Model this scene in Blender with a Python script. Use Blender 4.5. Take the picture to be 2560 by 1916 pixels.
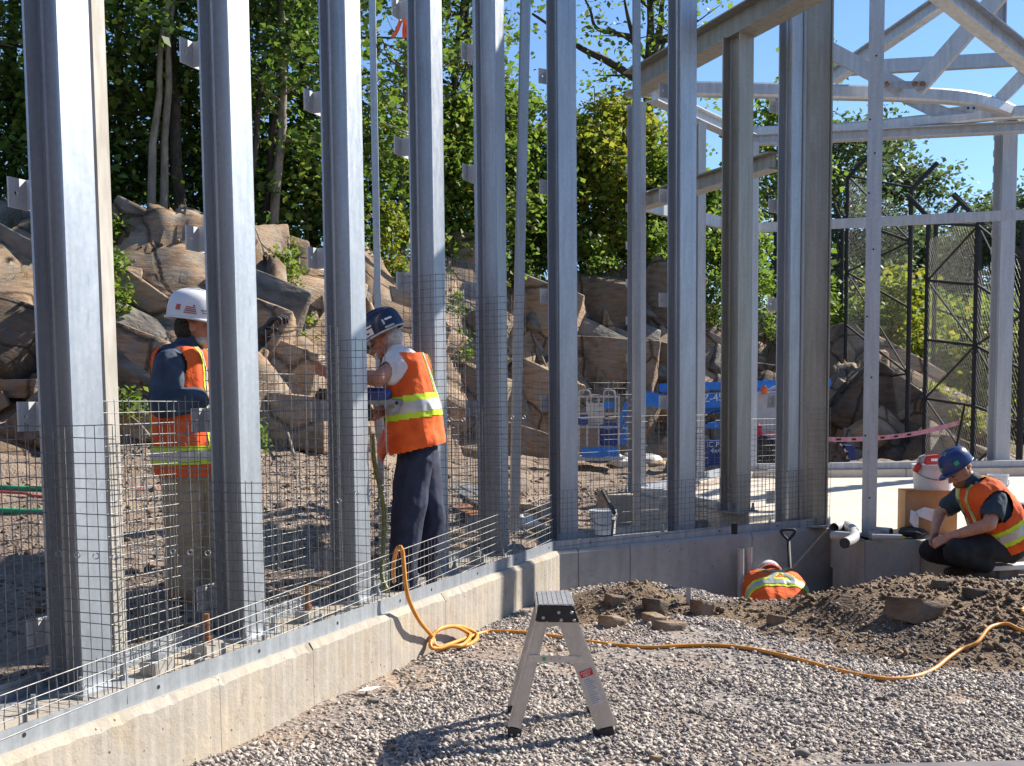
import bpy, bmesh, math, random
import numpy as np
from mathutils import Matrix, Vector, Quaternion
random.seed(7); rng = np.random.default_rng(7)
S = bpy.context.scene
for o in list(bpy.data.objects): bpy.data.objects.remove(o)

# ------------------------------------------------------------------ camera
F = 2800.0; PITCH = math.radians(4.45); ROLL = math.radians(0.53); CH = 1.53; HV = 1010.0
PY = HV + F*math.tan(PITCH)
FW = np.array([0, math.cos(PITCH), -math.sin(PITCH)]); _r = np.array([1.0, 0, 0]); _u = np.cross(_r, FW)
RT = math.cos(ROLL)*_r - math.sin(ROLL)*_u; UP = math.sin(ROLL)*_r + math.cos(ROLL)*_u
cam = bpy.data.cameras.new('camera'); camo = bpy.data.objects.new('camera', cam)
S.collection.objects.link(camo)
camo.matrix_world = Matrix(((RT[0], UP[0], -FW[0], 0), (RT[1], UP[1], -FW[1], 0), (RT[2], UP[2], -FW[2], CH), (0, 0, 0, 1)))
cam.sensor_width = 36; cam.lens = 36*F/2560; cam.shift_x = 0; cam.shift_y = (PY-958)/2560
cam.clip_start = 0.05; cam.clip_end = 3000
S.camera = camo
S.render.resolution_x = 1024; S.render.resolution_y = 766
# ------------------------------------------------------------------ light
SUN = Vector((0.712, 0.421, 0.62)).normalized()
sel = math.asin(SUN.z); saz = math.atan2(SUN.x, SUN.y)
w = bpy.data.worlds.new('World'); S.world = w; w.use_nodes = True
nt = w.node_tree; sky = nt.nodes.new('ShaderNodeTexSky'); sky.sky_type = 'NISHITA'; sky.sun_disc = False
sky.sun_elevation = sel; sky.sun_rotation = saz; sky.air_density = 1.0; sky.dust_density = 0.0; sky.ozone_density = 6.0
bg = nt.nodes['Background']; bg.inputs[1].default_value = 0.09; nt.links.new(sky.outputs[0], bg.inputs[0])
sl = bpy.data.lights.new('sun', 'SUN'); sl.energy = 5.0; sl.angle = math.radians(0.55); sl.color = (1, 0.93, 0.82)
so = bpy.data.objects.new('sun', sl); S.collection.objects.link(so)
so.rotation_euler = (-SUN).to_track_quat('-Z', 'Y').to_euler(); so.location = (20, 10, 30)
S.view_settings.view_transform = 'Standard'; S.view_settings.look = 'None'; S.view_settings.exposure = 1.0; S.view_settings.gamma = 1
S.view_settings.use_curve_mapping = False

# ------------------------------------------------------------------ helpers
def ray(u, v): return FW + RT*(u-1280)/F + UP*(PY-v)/F
def atz(u, v, z): r = ray(u, v); return np.array([0, 0, CH]) + (z-CH)/r[2]*r
def aty(u, v, y): r = ray(u, v); return np.array([0, 0, CH]) + y/r[1]*r
def V3(*a): return np.array(a, float)
def unit(a): a = np.asarray(a, float); return a/np.linalg.norm(a)
ZUP = V3(0, 0, 1)

class MB:
    def __init__(s): s.v = []; s.f = []
    def add(s, V, Fc):
        o = len(s.v); s.v.extend([tuple(map(float, p)) for p in V]); s.f.extend([tuple(i+o for i in f) for f in Fc]); return s
    def box(s, c, hx, hy, hz, ax=(1, 0, 0), ay=(0, 1, 0), az=(0, 0, 1)):
        c = np.asarray(c, float); ax = np.asarray(ax, float)*hx; ay = np.asarray(ay, float)*hy; az = np.asarray(az, float)*hz
        V = [c+i*ax+j*ay+k*az for k in (-1, 1) for j in (-1, 1) for i in (-1, 1)]
        return s.add(V, [(0, 2, 3, 1), (4, 5, 7, 6), (0, 1, 5, 4), (2, 6, 7, 3), (0, 4, 6, 2), (1, 3, 7, 5)])
    def beam(s, a, b, w, h, up=ZUP):
        a = np.asarray(a, float); b = np.asarray(b, float); d = unit(b-a); x = np.cross(d, up)
        x = unit(x) if np.linalg.norm(x) > 1e-6 else V3(1, 0, 0); z = np.cross(x, d)
        return s.box((a+b)/2, np.linalg.norm(b-a)/2, w/2, h/2, d, x, z)
    def prism(s, poly, axis):   # poly: list of 3d points, extruded by vector
        n = len(poly); P = [np.asarray(p, float) for p in poly]; a = np.asarray(axis, float)
        return s.add(P+[p+a for p in P], [tuple(range(n))[::-1], tuple(range(n, 2*n))]+[(i, (i+1) % n, (i+1) % n+n, i+n) for i in range(n)])
    def tube(s, pts, r, n=8, closed=False, caps=True):
        P = [np.asarray(p, float) for p in pts]; m = len(P); R = r if hasattr(r, '__len__') else [r]*m
        T = [unit(P[(i+1) % m if closed else min(i+1, m-1)]-P[(i-1) % m if closed else max(i-1, 0)]) for i in range(m)]
        x = np.cross(T[0], ZUP); x = np.cross(T[0], V3(1, 0, 0)) if np.linalg.norm(x) < 1e-3 else x; x = unit(x); V = []
        for i in range(m):
            x = unit(x-T[i]*np.dot(x, T[i])); y = np.cross(T[i], x)
            for k in range(n):
                a = 2*math.pi*k/n; V.append(P[i]+R[i]*(math.cos(a)*x+math.sin(a)*y))
        Fc = []
        for i in range(m if closed else m-1):
            j = (i+1) % m
            for k in range(n): Fc.append((i*n+k, i*n+(k+1) % n, j*n+(k+1) % n, j*n+k))
        if caps and not closed: Fc += [tuple(range(n))[::-1], tuple(range((m-1)*n, m*n))]
        return s.add(V, Fc)
    def lathe(s, prof, n=16, M=None, c=(0, 0, 0)):
        V = []
        for r, z in prof:
            for k in range(n):
                a = 2*math.pi*k/n; p = V3(r*math.cos(a), r*math.sin(a), z)
                if M is not None: p = M @ p
                V.append(p+np.asarray(c))
        m = len(prof); Fc = [(i*n+k, i*n+(k+1) % n, (i+1)*n+(k+1) % n, (i+1)*n+k) for i in range(m-1) for k in range(n)]
        return s.add(V, Fc+[tuple(range(n))[::-1], tuple(range((m-1)*n, m*n))])
    def ell(s, c, rad, ax=None, n=14, m=9):
        A = np.eye(3) if ax is None else np.asarray(ax, float)   # rows = axes
        V = []; 
        for i in range(1, m):
            t = math.pi*i/m
            for k in range(n):
                p = 2*math.pi*k/n; q = V3(rad[0]*math.sin(t)*math.cos(p), rad[1]*math.sin(t)*math.sin(p), rad[2]*math.cos(t)); V.append(np.asarray(c)+q@A)
        V.append(np.asarray(c)+V3(0, 0, rad[2])@A); V.append(np.asarray(c)-V3(0, 0, rad[2])@A); T = len(V)
        Fc = [(i*n+k, (i+1)*n+k, (i+1)*n+(k+1) % n, i*n+(k+1) % n) for i in range(m-2) for k in range(n)]
        Fc += [(T-2, k, (k+1) % n) for k in range(n)]+[(T-1, (m-2)*n+(k+1) % n, (m-2)*n+k) for k in range(n)]
        return s.add(V, Fc)
    def cap(s, a, b, ra, rb, n=12):     # tapered capsule
        a = np.asarray(a, float); b = np.asarray(b, float); d = unit(b-a) if np.linalg.norm(b-a) > 1e-6 else ZUP; pts = []; R = []
        for t in (-1, -.8, -.4): pts.append(a+d*ra*t); R.append(ra*max(.05, math.sqrt(1-t*t)))
        pts += [a, b]; R += [ra, rb]
        for t in (.4, .8, 1): pts.append(b+d*rb*t); R.append(rb*max(.05, math.sqrt(1-t*t)))
        return s.tube(pts, R, n)
    def mesh(s, name, mat=None, smooth=False, off=None):
        me = bpy.data.meshes.new(name); V = np.array(s.v)
        if off is not None: V = V-np.asarray(off)
        me.from_pydata(V.tolist(), [], s.f)
        if smooth: me.polygons.foreach_set('use_smooth', [True]*len(me.polygons))
        if mat: me.materials.append(mat)
        me.update(); return me
    def build(s, name, mat, parent=None, smooth=False, label=None, bevel=0):
        off = None if parent is None else world_loc(parent)
        me = s.mesh(name, mat, smooth, off)
        if bevel:
            bm = bmesh.new(); bm.from_mesh(me)
            bmesh.ops.bevel(bm, geom=[e for e in bm.edges if e.is_manifold and e.calc_face_angle(0) > .6], offset=bevel, segments=2, affect='EDGES'); bm.to_mesh(me); bm.free()
        return link(name, me, parent, label)
def world_loc(o):
    p = np.zeros(3)
    while o is not None: p = p+np.array(o.location); o = o.parent
    return p
def link(name, me, parent=None, label=None):
    o = bpy.data.objects.new(name, me); S.collection.objects.link(o)
    if parent is not None: o.parent = parent
    if label: o['label'] = label
    return o
def tag(o, label, cat, group=None):
    o['label'] = label; o['category'] = cat
    if group: o['group'] = group
    return o
def thing(name, label, cat, loc=(0, 0, 0), group=None, rz=0):
    o = bpy.data.objects.new(name, None); S.collection.objects.link(o); o.location = [float(x) for x in loc]; o.rotation_euler = (0, 0, rz)
    o.empty_display_size = .1
    return tag(o, label, cat, group)
def struct(o, kind='structure'): o['kind'] = kind; return o
def npmesh(name, V, Q, mat, smooth=False, tri=False):
    """fast mesh from numpy arrays (Q: n x k faces)"""
    V = np.asarray(V, np.float32); Q = np.asarray(Q, np.int32); n, k = Q.shape
    me = bpy.data.meshes.new(name); me.vertices.add(len(V)); me.vertices.foreach_set('co', V.ravel())
    me.loops.add(n*k); me.loops.foreach_set('vertex_index', Q.ravel()); me.polygons.add(n)
    me.polygons.foreach_set('loop_start', np.arange(0, n*k, k, dtype=np.int32))
    if smooth: me.polygons.foreach_set('use_smooth', np.ones(n, bool))
    me.update(calc_edges=True); me.validate()
    if mat: me.materials.append(mat)
    return me
def spline(pts, n=8, closed=False):
    P = [np.asarray(p, float) for p in pts]; m = len(P); out = []
    for i in range(m if closed else m-1):
        g = (lambda j: P[j % m]) if closed else (lambda j: P[min(max(j, 0), m-1)])
        p0, p1, p2, p3 = g(i-1), g(i), g(i+1), g(i+2)
        for k in range(n):
            t = k/n; out.append(.5*((2*p1)+(-p0+p2)*t+(2*p0-5*p1+4*p2-p3)*t*t+(-p0+3*p1-3*p2+p3)*t**3))
    if not closed: out.append(P[-1])
    return out

# value noise, vectorised
_perm = rng.random((64, 64, 64))
def vnoise(x, y, z=0.0):
    x, y, z = np.broadcast_arrays(np.asarray(x, float), np.asarray(y, float), np.asarray(z, float))
    xi, yi, zi = np.floor(x).astype(int), np.floor(y).astype(int), np.floor(z).astype(int)
    fx, fy, fz = x-xi, y-yi, z-zi; fx, fy, fz = [t*t*(3-2*t) for t in (fx, fy, fz)]
    g = lambda a, b, c: _perm[(xi+a) & 63, (yi+b) & 63, (zi+c) & 63]
    l = lambda a, b, t: a+(b-a)*t
    return l(l(l(g(0, 0, 0), g(1, 0, 0), fx), l(g(0, 1, 0), g(1, 1, 0), fx), fy), l(l(g(0, 0, 1), g(1, 0, 1), fx), l(g(0, 1, 1), g(1, 1, 1), fx), fy), fz)*2-1
def fbm(x, y, z=0.0, oct=4):
    s = 0; a = .5
    for i in range(oct): s = s+a*vnoise(x*2**i+7*i, y*2**i+3*i, np.asarray(z)*2**i); a *= .5
    return s

# ------------------------------------------------------------------ materials
def nodes(name):
    m = bpy.data.materials.new(name); m.use_nodes = True; t = m.node_tree; b = t.nodes['Principled BSDF']; return m, t, b
def tex(t, kind, scale, coord='Object', stretch=None, detail=4, rough=.55):
    tc = t.nodes.new('ShaderNodeTexCoord'); mp = t.nodes.new('ShaderNodeMapping'); t.links.new(tc.outputs[coord], mp.inputs[0])
    if stretch: mp.inputs['Scale'].default_value = stretch
    n = t.nodes.new('ShaderNodeTex'+kind); n.inputs['Scale'].default_value = scale; t.links.new(mp.outputs[0], n.inputs[0])
    if kind == 'Noise': n.inputs['Detail'].default_value = detail; n.inputs['Roughness'].default_value = rough
    return n
def ramp(t, src, stops):
    r = t.nodes.new('ShaderNodeValToRGB'); e = r.color_ramp.elements
    while len(e) < len(stops): e.new(.5)
    for i, (p, c) in enumerate(stops): e[i].position = p; e[i].color = tuple(c)+(1,) if len(c) == 3 else c
    t.links.new(src, r.inputs[0]); return r
def mixc(t, f, a, b, mode='MIX'):
    m = t.nodes.new('ShaderNodeMix'); m.data_type = 'RGBA'; m.blend_type = mode
    for s, x in ((m.inputs[0], f), (m.inputs[6], a), (m.inputs[7], b)):
        if hasattr(x, 'links') or hasattr(x, 'is_linked'): t.links.new(x, s)
        elif isinstance(x, tuple): s.default_value = x+(1,) if len(x) == 3 else x
        else: s.default_value = x
    return m.outputs[2]
def bump(t, b, h, strength=.3, dist=.01, prev=None):
    n = t.nodes.new('ShaderNodeBump'); n.inputs['Strength'].default_value = strength; n.inputs['Distance'].default_value = dist
    t.links.new(h, n.inputs['Height'])
    if prev is not None: t.links.new(prev, n.inputs['Normal'])
    t.links.new(n.outputs[0], b.inputs['Normal']); return n.outputs[0]
def proc(name, c1, c2, scale=8, rough=.7, metal=0, bs=0, bd=.01, stretch=None, detail=5, lo=.35, hi=.65, coord='Object', bscale=None, spec=None):
    m, t, b = nodes(name); n = tex(t, 'Noise', scale, coord, stretch, detail)
    r = ramp(t, n.outputs[0], [(lo, c1), (hi, c2)]); t.links.new(r.outputs[0], b.inputs['Base Color'])
    b.inputs['Roughness'].default_value = rough; b.inputs['Metallic'].default_value = metal
    if spec is not None: b.inputs['Specular IOR Level'].default_value = spec
    if bs:
        n2 = n if bscale is None else tex(t, 'Noise', bscale, coord, stretch, 6); bump(t, b, n2.outputs[0], bs, bd)
    return m
def galv_mat(name, c1, c2, metal=.68, rough=.42):
    m, t, b = nodes(name)
    n = tex(t, 'Noise', 3.0, 'Object', (6, 6, .5), 6); v = tex(t, 'Voronoi', 55, 'Object'); n3 = tex(t, 'Noise', 24, 'Object', (1, 1, .35), 5)
    r = ramp(t, n.outputs[0], [(.3, c1), (.7, c2)])
    r2 = ramp(t, v.outputs['Color'], [(.2, (.93, .93, .94)), (.8, (1.02, 1.02, 1.03))])
    r3 = ramp(t, n3.outputs[0], [(.22, (.8, .79, .77)), (.36, (1, 1, 1)), (.72, (1, 1, 1)), (.8, (1.06, 1.06, 1.06))])
    c = mixc(t, 1.0, mixc(t, 1.0, r.outputs[0], r2.outputs[0], 'MULTIPLY'), r3.outputs[0], 'MULTIPLY')
    oi = t.nodes.new('ShaderNodeObjectInfo'); orr = ramp(t, oi.outputs['Random'], [(0, (.86, .86, .88)), (1, (1.1, 1.1, 1.09))]); c = mixc(t, 1.0, c, orr.outputs[0], 'MULTIPLY')
    sw = tex(t, 'Noise', 1.1, 'Object', (14, 14, .35), 7, .7); swr = ramp(t, sw.outputs[0], [(.34, (.78, .78, .79)), (.43, (1, 1, 1)), (.64, (1, 1, 1)), (.72, (1.12, 1.12, 1.12))]); c = mixc(t, .8, c, swr.outputs[0], 'MULTIPLY')
    t.links.new(c, b.inputs['Base Color'])
    rr = t.nodes.new('ShaderNodeMapRange'); rr.inputs[3].default_value = rough-.1; rr.inputs[4].default_value = rough+.14
    t.links.new(n3.outputs[0], rr.inputs[0]); t.links.new(rr.outputs[0], b.inputs['Roughness'])
    b.inputs['Metallic'].default_value = metal; bump(t, b, n.outputs[0], .12, .004); return m
M = {}
M['galv'] = galv_mat('galvanized_steel', (.35, .38, .415), (.48, .51, .54))
M['galv_dull'] = galv_mat('galvanized_dull', (.27, .295, .315), (.42, .445, .465), .45, .55)
M['galv_pale'] = galv_mat('galvanized_pale', (.4, .43, .46), (.54, .57, .6), .4, .45)
M['wire'] = proc('galvanized_wire', (.13, .13, .13), (.24, .24, .235), 30, .55, .3)
M['galv_olive'] = galv_mat('galvanized_tan', (.3, .29, .25), (.42, .41, .365), .5, .48)  # tan-tinted zinc for the wide column, inner tan column and two beams
M['galv_clip'] = galv_mat('bright_clip_zinc', (.5, .52, .54), (.62, .64, .66), .15, .5)
M['rust'] = proc('rusty_steel', (.16, .06, .025), (.34, .15, .06), 30, .85, .1, .4, .004)
def concrete(name, c1, c2, c3, stain=(.5, .4, .27)):
    m, t, b = nodes(name); n = tex(t, 'Noise', 1.6, detail=9, rough=.68); n2 = tex(t, 'Noise', 70, detail=6); n3 = tex(t, 'Noise', 5, 'Object', (1, 1, .25), 8, .7); n4 = tex(t, 'Noise', 14, detail=8, rough=.7)
    a = ramp(t, n.outputs[0], [(.3, c1), (.45, c2), (.58, c3), (.72, c1)]); s = ramp(t, n3.outputs[0], [(.3, stain), (.45, (.86, .83, .78)), (.6, (1, 1, 1))]); s4 = ramp(t, n4.outputs[0], [(.28, (.6, .58, .55)), (.42, (.95, .95, .95)), (.7, (1.06, 1.05, 1.04))])
    v = tex(t, 'Voronoi', 15); v.inputs['Randomness'].default_value = 1; pit = ramp(t, v.outputs['Distance'], [(.07, (.22, .2, .18)), (.1, (1, 1, 1))]); pm = tex(t, 'Noise', 3.3, detail=2); pmr = ramp(t, pm.outputs[0], [(.5, (0, 0, 0)), (.6, (1, 1, 1))])
    c = mixc(t, .42, a.outputs[0], s.outputs[0], 'MULTIPLY'); c = mixc(t, .8, c, s4.outputs[0], 'MULTIPLY'); c = mixc(t, pmr.outputs[0], c, mixc(t, 1.0, c, pit.outputs[0], 'MULTIPLY'))
    t.links.new(c, b.inputs['Base Color']); b.inputs['Roughness'].default_value = .9
    p = bump(t, b, n2.outputs[0], .4, .004); p = bump(t, b, n4.outputs[0], .5, .012, p); bump(t, b, n3.outputs[0], .2, .004, p); return m
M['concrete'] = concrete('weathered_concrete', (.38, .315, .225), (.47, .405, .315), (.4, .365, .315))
M['concrete_shade_grey'] = concrete('shade_grey_concrete', (.3, .295, .285), (.38, .375, .36), (.34, .34, .335))  # greyed copy of the concrete, puts shade into the right footing and end block
M['concrete_pad'] = concrete('pale_concrete', (.52, .445, .37), (.64, .56, .475), (.56, .5, .43), (.8, .76, .7))
# ------------------------------------------------------------------ layout of the enclosure
Z0 = .33                                                    # top of the concrete footing
QA = V3(-1.787, 3.81, Z0); C0 = V3(.350, 9.118, Z0); E0 = V3(3.109, 10.832, Z0)
dA = unit((C0-QA)*V3(1, 1, 0)); nA = V3(dA[1], -dA[0], 0)
dB = unit((E0-C0)*V3(1, 1, 0)); nB = V3(dB[1], -dB[0], 0)
rzA = math.atan2(dA[1], dA[0]); rzB = math.atan2(dB[1], dB[0])
LA = float(np.dot(C0-QA, dA)); LB = float(np.dot(E0-C0, dB)); SA = -2.4      # wall A runs from SA to LA
WID = .56
def A(s, n, z=Z0): return QA*V3(1, 1, 0)+dA*s+nA*n+V3(0, 0, z)
def B(s, n, z=Z0): return C0*V3(1, 1, 0)+dB*s+nB*n+V3(0, 0, z)
# mitre at the corner: same n offset on both walls meets at
_h = math.tan((rzA-rzB)/2)
def mA(n): return LA+_h*n            # wall A: s where offset line n meets the mitre
def mB(n): return -_h*n

# ---- footing: a core with cast panels, joints left open between them
ft = thing('concrete_footing', 'low cast concrete footing under the long left row of steel columns', 'footing', A(0, 0, 0))
NF = .045                                                   # concrete face stands proud of the channel
joints = [SA, -1.2, -.05, 1.18, 1.95, 2.78, 3.52, 4.2, 4.72, None]
for i in range(len(joints)-1):
    a, b_ = joints[i], joints[i+1]; g = .0022; m_ = MB()
    f0 = a+g; f1 = (mA(NF)-g) if b_ is None else b_-g; g1 = (mA(-WID)-g) if b_ is None else b_-g; h1 = mA(NF-.02)-g if b_ is None else b_-g
    N_ = max(6, int((f1-f0)/.03)); prof = [(NF, -.3), (NF, Z0-.03), (NF-.018, Z0), (-WID, Z0), (-WID, -.3)]; k = len(prof); Vv = []
    for j in range(N_+1):
        t = j/N_; ch = abs(float(fbm(np.array([(f0+t)*9.0+i*3]), np.array([1.7])) [0]))**1.3*.05+max(0, float(vnoise(np.array([(f0+t*(f1-f0))*23.0]), np.array([4.2]))[0])-.55)*.06
        for q, (n, z) in enumerate(prof):
            e = f1 if n > .03 else h1 if n > -.1 else g1; dn = (ch*.5 if q == 2 else 0); dz_ = (ch*.6 if q == 1 else 0)
            Vv.append(A(f0+(e-f0)*t, n-dn+(.0015*math.sin(j*2.1) if q == 1 else 0), z-dz_))
    m_.add(Vv, [tuple(range(k)), tuple(range(N_*k+k-1, N_*k-1, -1))]+[(j*k+q, j*k+k+q, j*k+k+(q+1) % k, j*k+(q+1) % k) for j in range(N_) for q in range(k)])
    m_.build('panel', M['concrete'], ft)
MB().prism([A(SA, NF-.02, -.29), A(mA(NF-.02), NF-.02, -.29), A(mA(-WID+.02), -WID+.02, -.29), A(SA, -WID+.02, -.29)], (0, 0, Z0+.275)).build('core', M['concrete'], ft)
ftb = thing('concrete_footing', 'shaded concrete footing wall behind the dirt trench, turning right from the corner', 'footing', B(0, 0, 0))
jb = [None, .2, .74, 2.15, LB]
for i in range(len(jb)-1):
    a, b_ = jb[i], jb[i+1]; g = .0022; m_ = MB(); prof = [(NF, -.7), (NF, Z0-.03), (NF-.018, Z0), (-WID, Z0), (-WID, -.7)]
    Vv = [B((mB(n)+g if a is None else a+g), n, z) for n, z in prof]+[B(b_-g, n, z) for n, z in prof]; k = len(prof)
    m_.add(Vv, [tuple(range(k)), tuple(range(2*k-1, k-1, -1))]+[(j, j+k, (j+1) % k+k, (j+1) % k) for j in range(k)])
    m_.build('panel', M['concrete_shade_grey'], ftb, bevel=.004)
MB().prism([B(mB(NF-.02), NF-.02, -.69), B(LB, NF-.02, -.69), B(LB, -WID+.02, -.69), B(mB(-WID+.02), -WID+.02, -.69)], (0, 0, Z0+.675)).build('core', M['concrete_shade_grey'], ftb)
# end block by the squatting worker
bk = thing('concrete_block', 'low concrete footing end with pipes on top, left of the squatting worker', 'footing', atz(2162, 1351, .29))
k0, k1, k2 = atz(2082, 1334, .29), atz(2162, 1351, .29), atz(2303, 1351, .29); dk = unit(k2-k1); nk = V3(-dk[1], dk[0], 0)
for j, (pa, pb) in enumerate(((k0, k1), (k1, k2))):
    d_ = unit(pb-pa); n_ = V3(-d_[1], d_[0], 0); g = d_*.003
    MB().prism([pa+g, pb-g, pb-g+n_*(.5 if j else .45), pa+g+n_*.45], (0, 0, -.8)).build('panel', M['concrete_shade_grey'], bk, bevel=.006)

# ---- steel angles along the outer and inner footing edges
def angle(name, pts, hgt, leg, label, group=None, inward=None):
    o = thing(name, label, 'steel angle', pts[0], group); m_ = MB()
    a, b = pts; d = unit(b-a); n = V3(d[1], -d[0], 0)*(1 if inward is None else inward); t = .007
    m_.prism([a, b, b-n*t, a-n*t], (0, 0, hgt)); m_.prism([a-n*(t+.0005), b-n*(t+.0005), b-n*leg, a-n*leg], (0, 0, t)); m_.build('angle_leg', M['galv_dull'], o)
    L = np.linalg.norm(b-a); k = 0
    s = .35
    while s < L:
        c = a+d*s+n*.0012+V3(0, 0, hgt*.5); h = MB(); x = np.array([d, ZUP, n])
        h.lathe([(.009, 0), (.009, .0012)], 10, x.T, c-n*.001); h.build('bolt_hole', M['black'], o); s += .72
    return o
M['black'] = proc('black_rubber', (.012, .012, .013), (.03, .03, .03), 20, .6)
spl = 3.06
angle('base_angle', (A(SA, .0), A(spl, .0)), .08, .07, 'long galvanized steel angle along the left footing edge, near piece', 'base angles')
angle('base_angle', (A(spl+.004, .0), A(mA(0)-.002, .0)), .078, .07, 'galvanized steel angle along the footing edge, piece ending at the corner', 'base angles')
angle('base_angle', (B(.003, .0), B(LB-.02, .0)), .074, .07, 'galvanized steel angle on the shaded footing from the corner to the wide column', 'base angles')
angle('base_angle', (A(SA, -WID+.02), A(mA(-WID+.02), -WID+.02)), .075, .07, 'inner steel angle along the back edge of the left footing', 'base angles', -1)
angle('base_angle', (B(mB(-WID+.02), -WID+.02), B(LB, -WID+.02)), .075, .07, 'inner steel angle along the back edge of the right footing', 'base angles', -1)

# ---- steel columns (I sections), built once in local axes: x along the row, y = outward is -y
_cache = {}
def cached(key, fn):
    if key not in _cache: _cache[key] = fn()
    return _cache[key]
def ibeam_parts(o, H, w=.18, dp=.18, tf=.012, tw=.009, mat='galv', z0=.016):
    def fl(): return MB().box((0, 0, H/2+z0), w/2, tf/2, H/2).mesh('flange', M[mat])
    def wb(): return MB().box((0, 0, H/2+z0), tw/2, dp/2-tf-.0005, H/2).mesh('web', M[mat])
    f = cached(('fl', H, w, tf, mat, z0), fl)
    a = link('flange', f, o); a.location = (0, -dp/2+tf/2, 0); b = link('flange', f, o); b.location = (0, dp/2-tf/2, 0)
    wo = link('web', cached(('wb', H, dp, tw, mat, z0), wb), o)
    def fi():
        m = MB(); q = .016
        for sx in (-1, 1):
            for sy in (-1, 1):
                x = sx*(tw/2+.0004); y = sy*(dp/2-tf-.0008); m.prism([(x, y, z0+.001), (x+sx*q, y, z0+.001), (x+sx*q*.3, y-sy*q*.3, z0+.001), (x, y-sy*q, z0+.001)][::(1 if sx*sy > 0 else -1)], (0, 0, H-.002))
        return m.mesh('fillet', M[mat])
    link('fillet', cached(('fi', H, dp, tw, tf, mat, z0), fi), wo)
def base_plate(o, w=.32, dp=.3):
    def bp(): return MB().box((0, 0, .008), w/2, dp/2, .008).mesh('base_plate', M['galv_dull'])
    def an():
        m = MB(); m.lathe([(.011, .016), (.011, .085)], 8); m.lathe([(.02, .017), (.02, .037)], 6); m.lathe([(.016, .0372), (.016, .05)], 6); return m.mesh('anchor_bolt', M['galv_dull'])
    link('base_plate', cached(('bp', w, dp), bp), o)
    for sx in (-1, 1):
        for sy in (-1, 1):
            b = link('anchor_bolt', cached('an', an), o); b.location = (sx*(w/2-.035), sy*(dp/2-.035), 0)
def clip(o, z, dp=.18, ln=.1, h=.125, wd=.2):
    def st(): return MB().box((0, ln/2, 0), .004, ln/2, h/2).mesh('stub_plate', M['galv_clip'])
    def cp():
        bm = bmesh.new(); me = bpy.data.meshes.new('clip_plate'); hx = -wd*.3; R = .0095; n = 12
        out = [(-wd/2, -h/2), (wd/2, -h/2), (wd/2, h/2), (-wd/2, h/2)]
        # front and back faces with a round bolt hole
        V = []; Fc = []
        for y in (0.0, .008):
            V += [(x, y, z_) for x, z_ in [(-wd/2, -h/2), (-wd*.1, -h/2), (wd/2, -h/2), (wd/2, h/2), (-wd*.1, h/2), (-wd/2, h/2)]]
            V += [(hx+R*math.cos(2*math.pi*k/n), y, R*math.sin(2*math.pi*k/n)) for k in range(n)]
        N = 6+n
        for q in (0, N):
            h0 = q+6; Fc.append((q+1, q+2, q+3, q+4))
            Fc += [(q+1, q+4, h0+1, h0, h0+n-1), (q+4, q+5, h0+4, h0+3, h0+2, h0+1), (q+5, q+0, h0+8, h0+7, h0+6, h0+5, h0+4), (q+0, q+1, h0+n-1, h0+10, h0+9, h0+8)]
        Fc += [(i, (i+1) % 6, N+(i+1) % 6, N+i) for i in range(6)]+[(6+k, 6+(k+1) % n, N+6+(k+1) % n, N+6+k) for k in range(n)]
        me.from_pydata(V, [], Fc); me.materials.append(M['galv_clip']); me.update(); return me
    a = link('clip_stub', cached(('st', ln, h), st), o); a.location = (0, dp/2+.0005, z)
    b = link('clip_plate', cached(('cp', wd, h), cp), a); b.location = (0, ln+.0005, 0)
H = 6.6
M['weathered'] = proc('weathered_white_steel', (.34, .31, .265), (.5, .475, .43), 5, .7, .1, .2, .004, stretch=(3, 3, .6))
f1 = atz(213, 1735, Z0); f2 = atz(280, 1714, Z0); c1 = (f1+f2)/2; sc1 = float(np.dot(c1-QA, dA)); nc1 = float(np.dot(c1-QA, nA))
SP = 1.145; colA = []
labA = ['nearest galvanized steel column at the left edge, largest in view', 'galvanized steel column in front of the worker in the white hard hat',
        'galvanized steel column between the two standing workers, by the drilling tool', 'galvanized steel column directly behind the worker in the dark helmet, with orange ribbon',
        'galvanized steel column just left of the footing corner']
dz = [.0, -.035, .0, -.03, .0]
for i in range(5):
    s = sc1+SP*i
    o = thing('steel_column', labA[i], 'column', A(s, nc1-.09), 'columns along the left footing', rzA)
    ibeam_parts(o, H); base_plate(o)
    for k in range(6):
        z = .565+.93*k+dz[i]-Z0
        clip(o, z)
    colA.append(s)
# corner column and the two of the right wall
def colB(u0, u1, v, label, clips=True):
    a, b = atz(u0, v, Z0), atz(u1, v, Z0); s = float(np.dot((a+b)/2-C0, dB)); n = float(np.dot((a+b)/2-C0, nB))
    o = thing('steel_column', label, 'column', B(s, n-.09), 'columns along the right footing', rzB); ibeam_parts(o, H, mat='galv'); base_plate(o)
    if clips:
        for k in range(6): clip(o, .6+.93*k-Z0)
    return o, s, n
cB1 = colB(1404, 1445, 1357, 'steel column standing on the footing corner above the stepladder')
cB2 = colB(1700, 1738, 1338, 'steel column in front of the blue boom lift, second along the right footing')
cB3 = colB(1971, 2004, 1318, 'narrow dark steel column joined to the left side of the wide olive column')
# wide column turned across the wall end
pw = atz(2036, 1318, Z0); o = thing('steel_column', 'wide steel column with broad tan web at the right end of the footing', 'column', pw+V3(0, .1, 0), None, math.radians(84))
ibeam_parts(o, H, .17, .27, .012, .01, mat='galv_olive'); base_plate(o, .3, .34)
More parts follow.
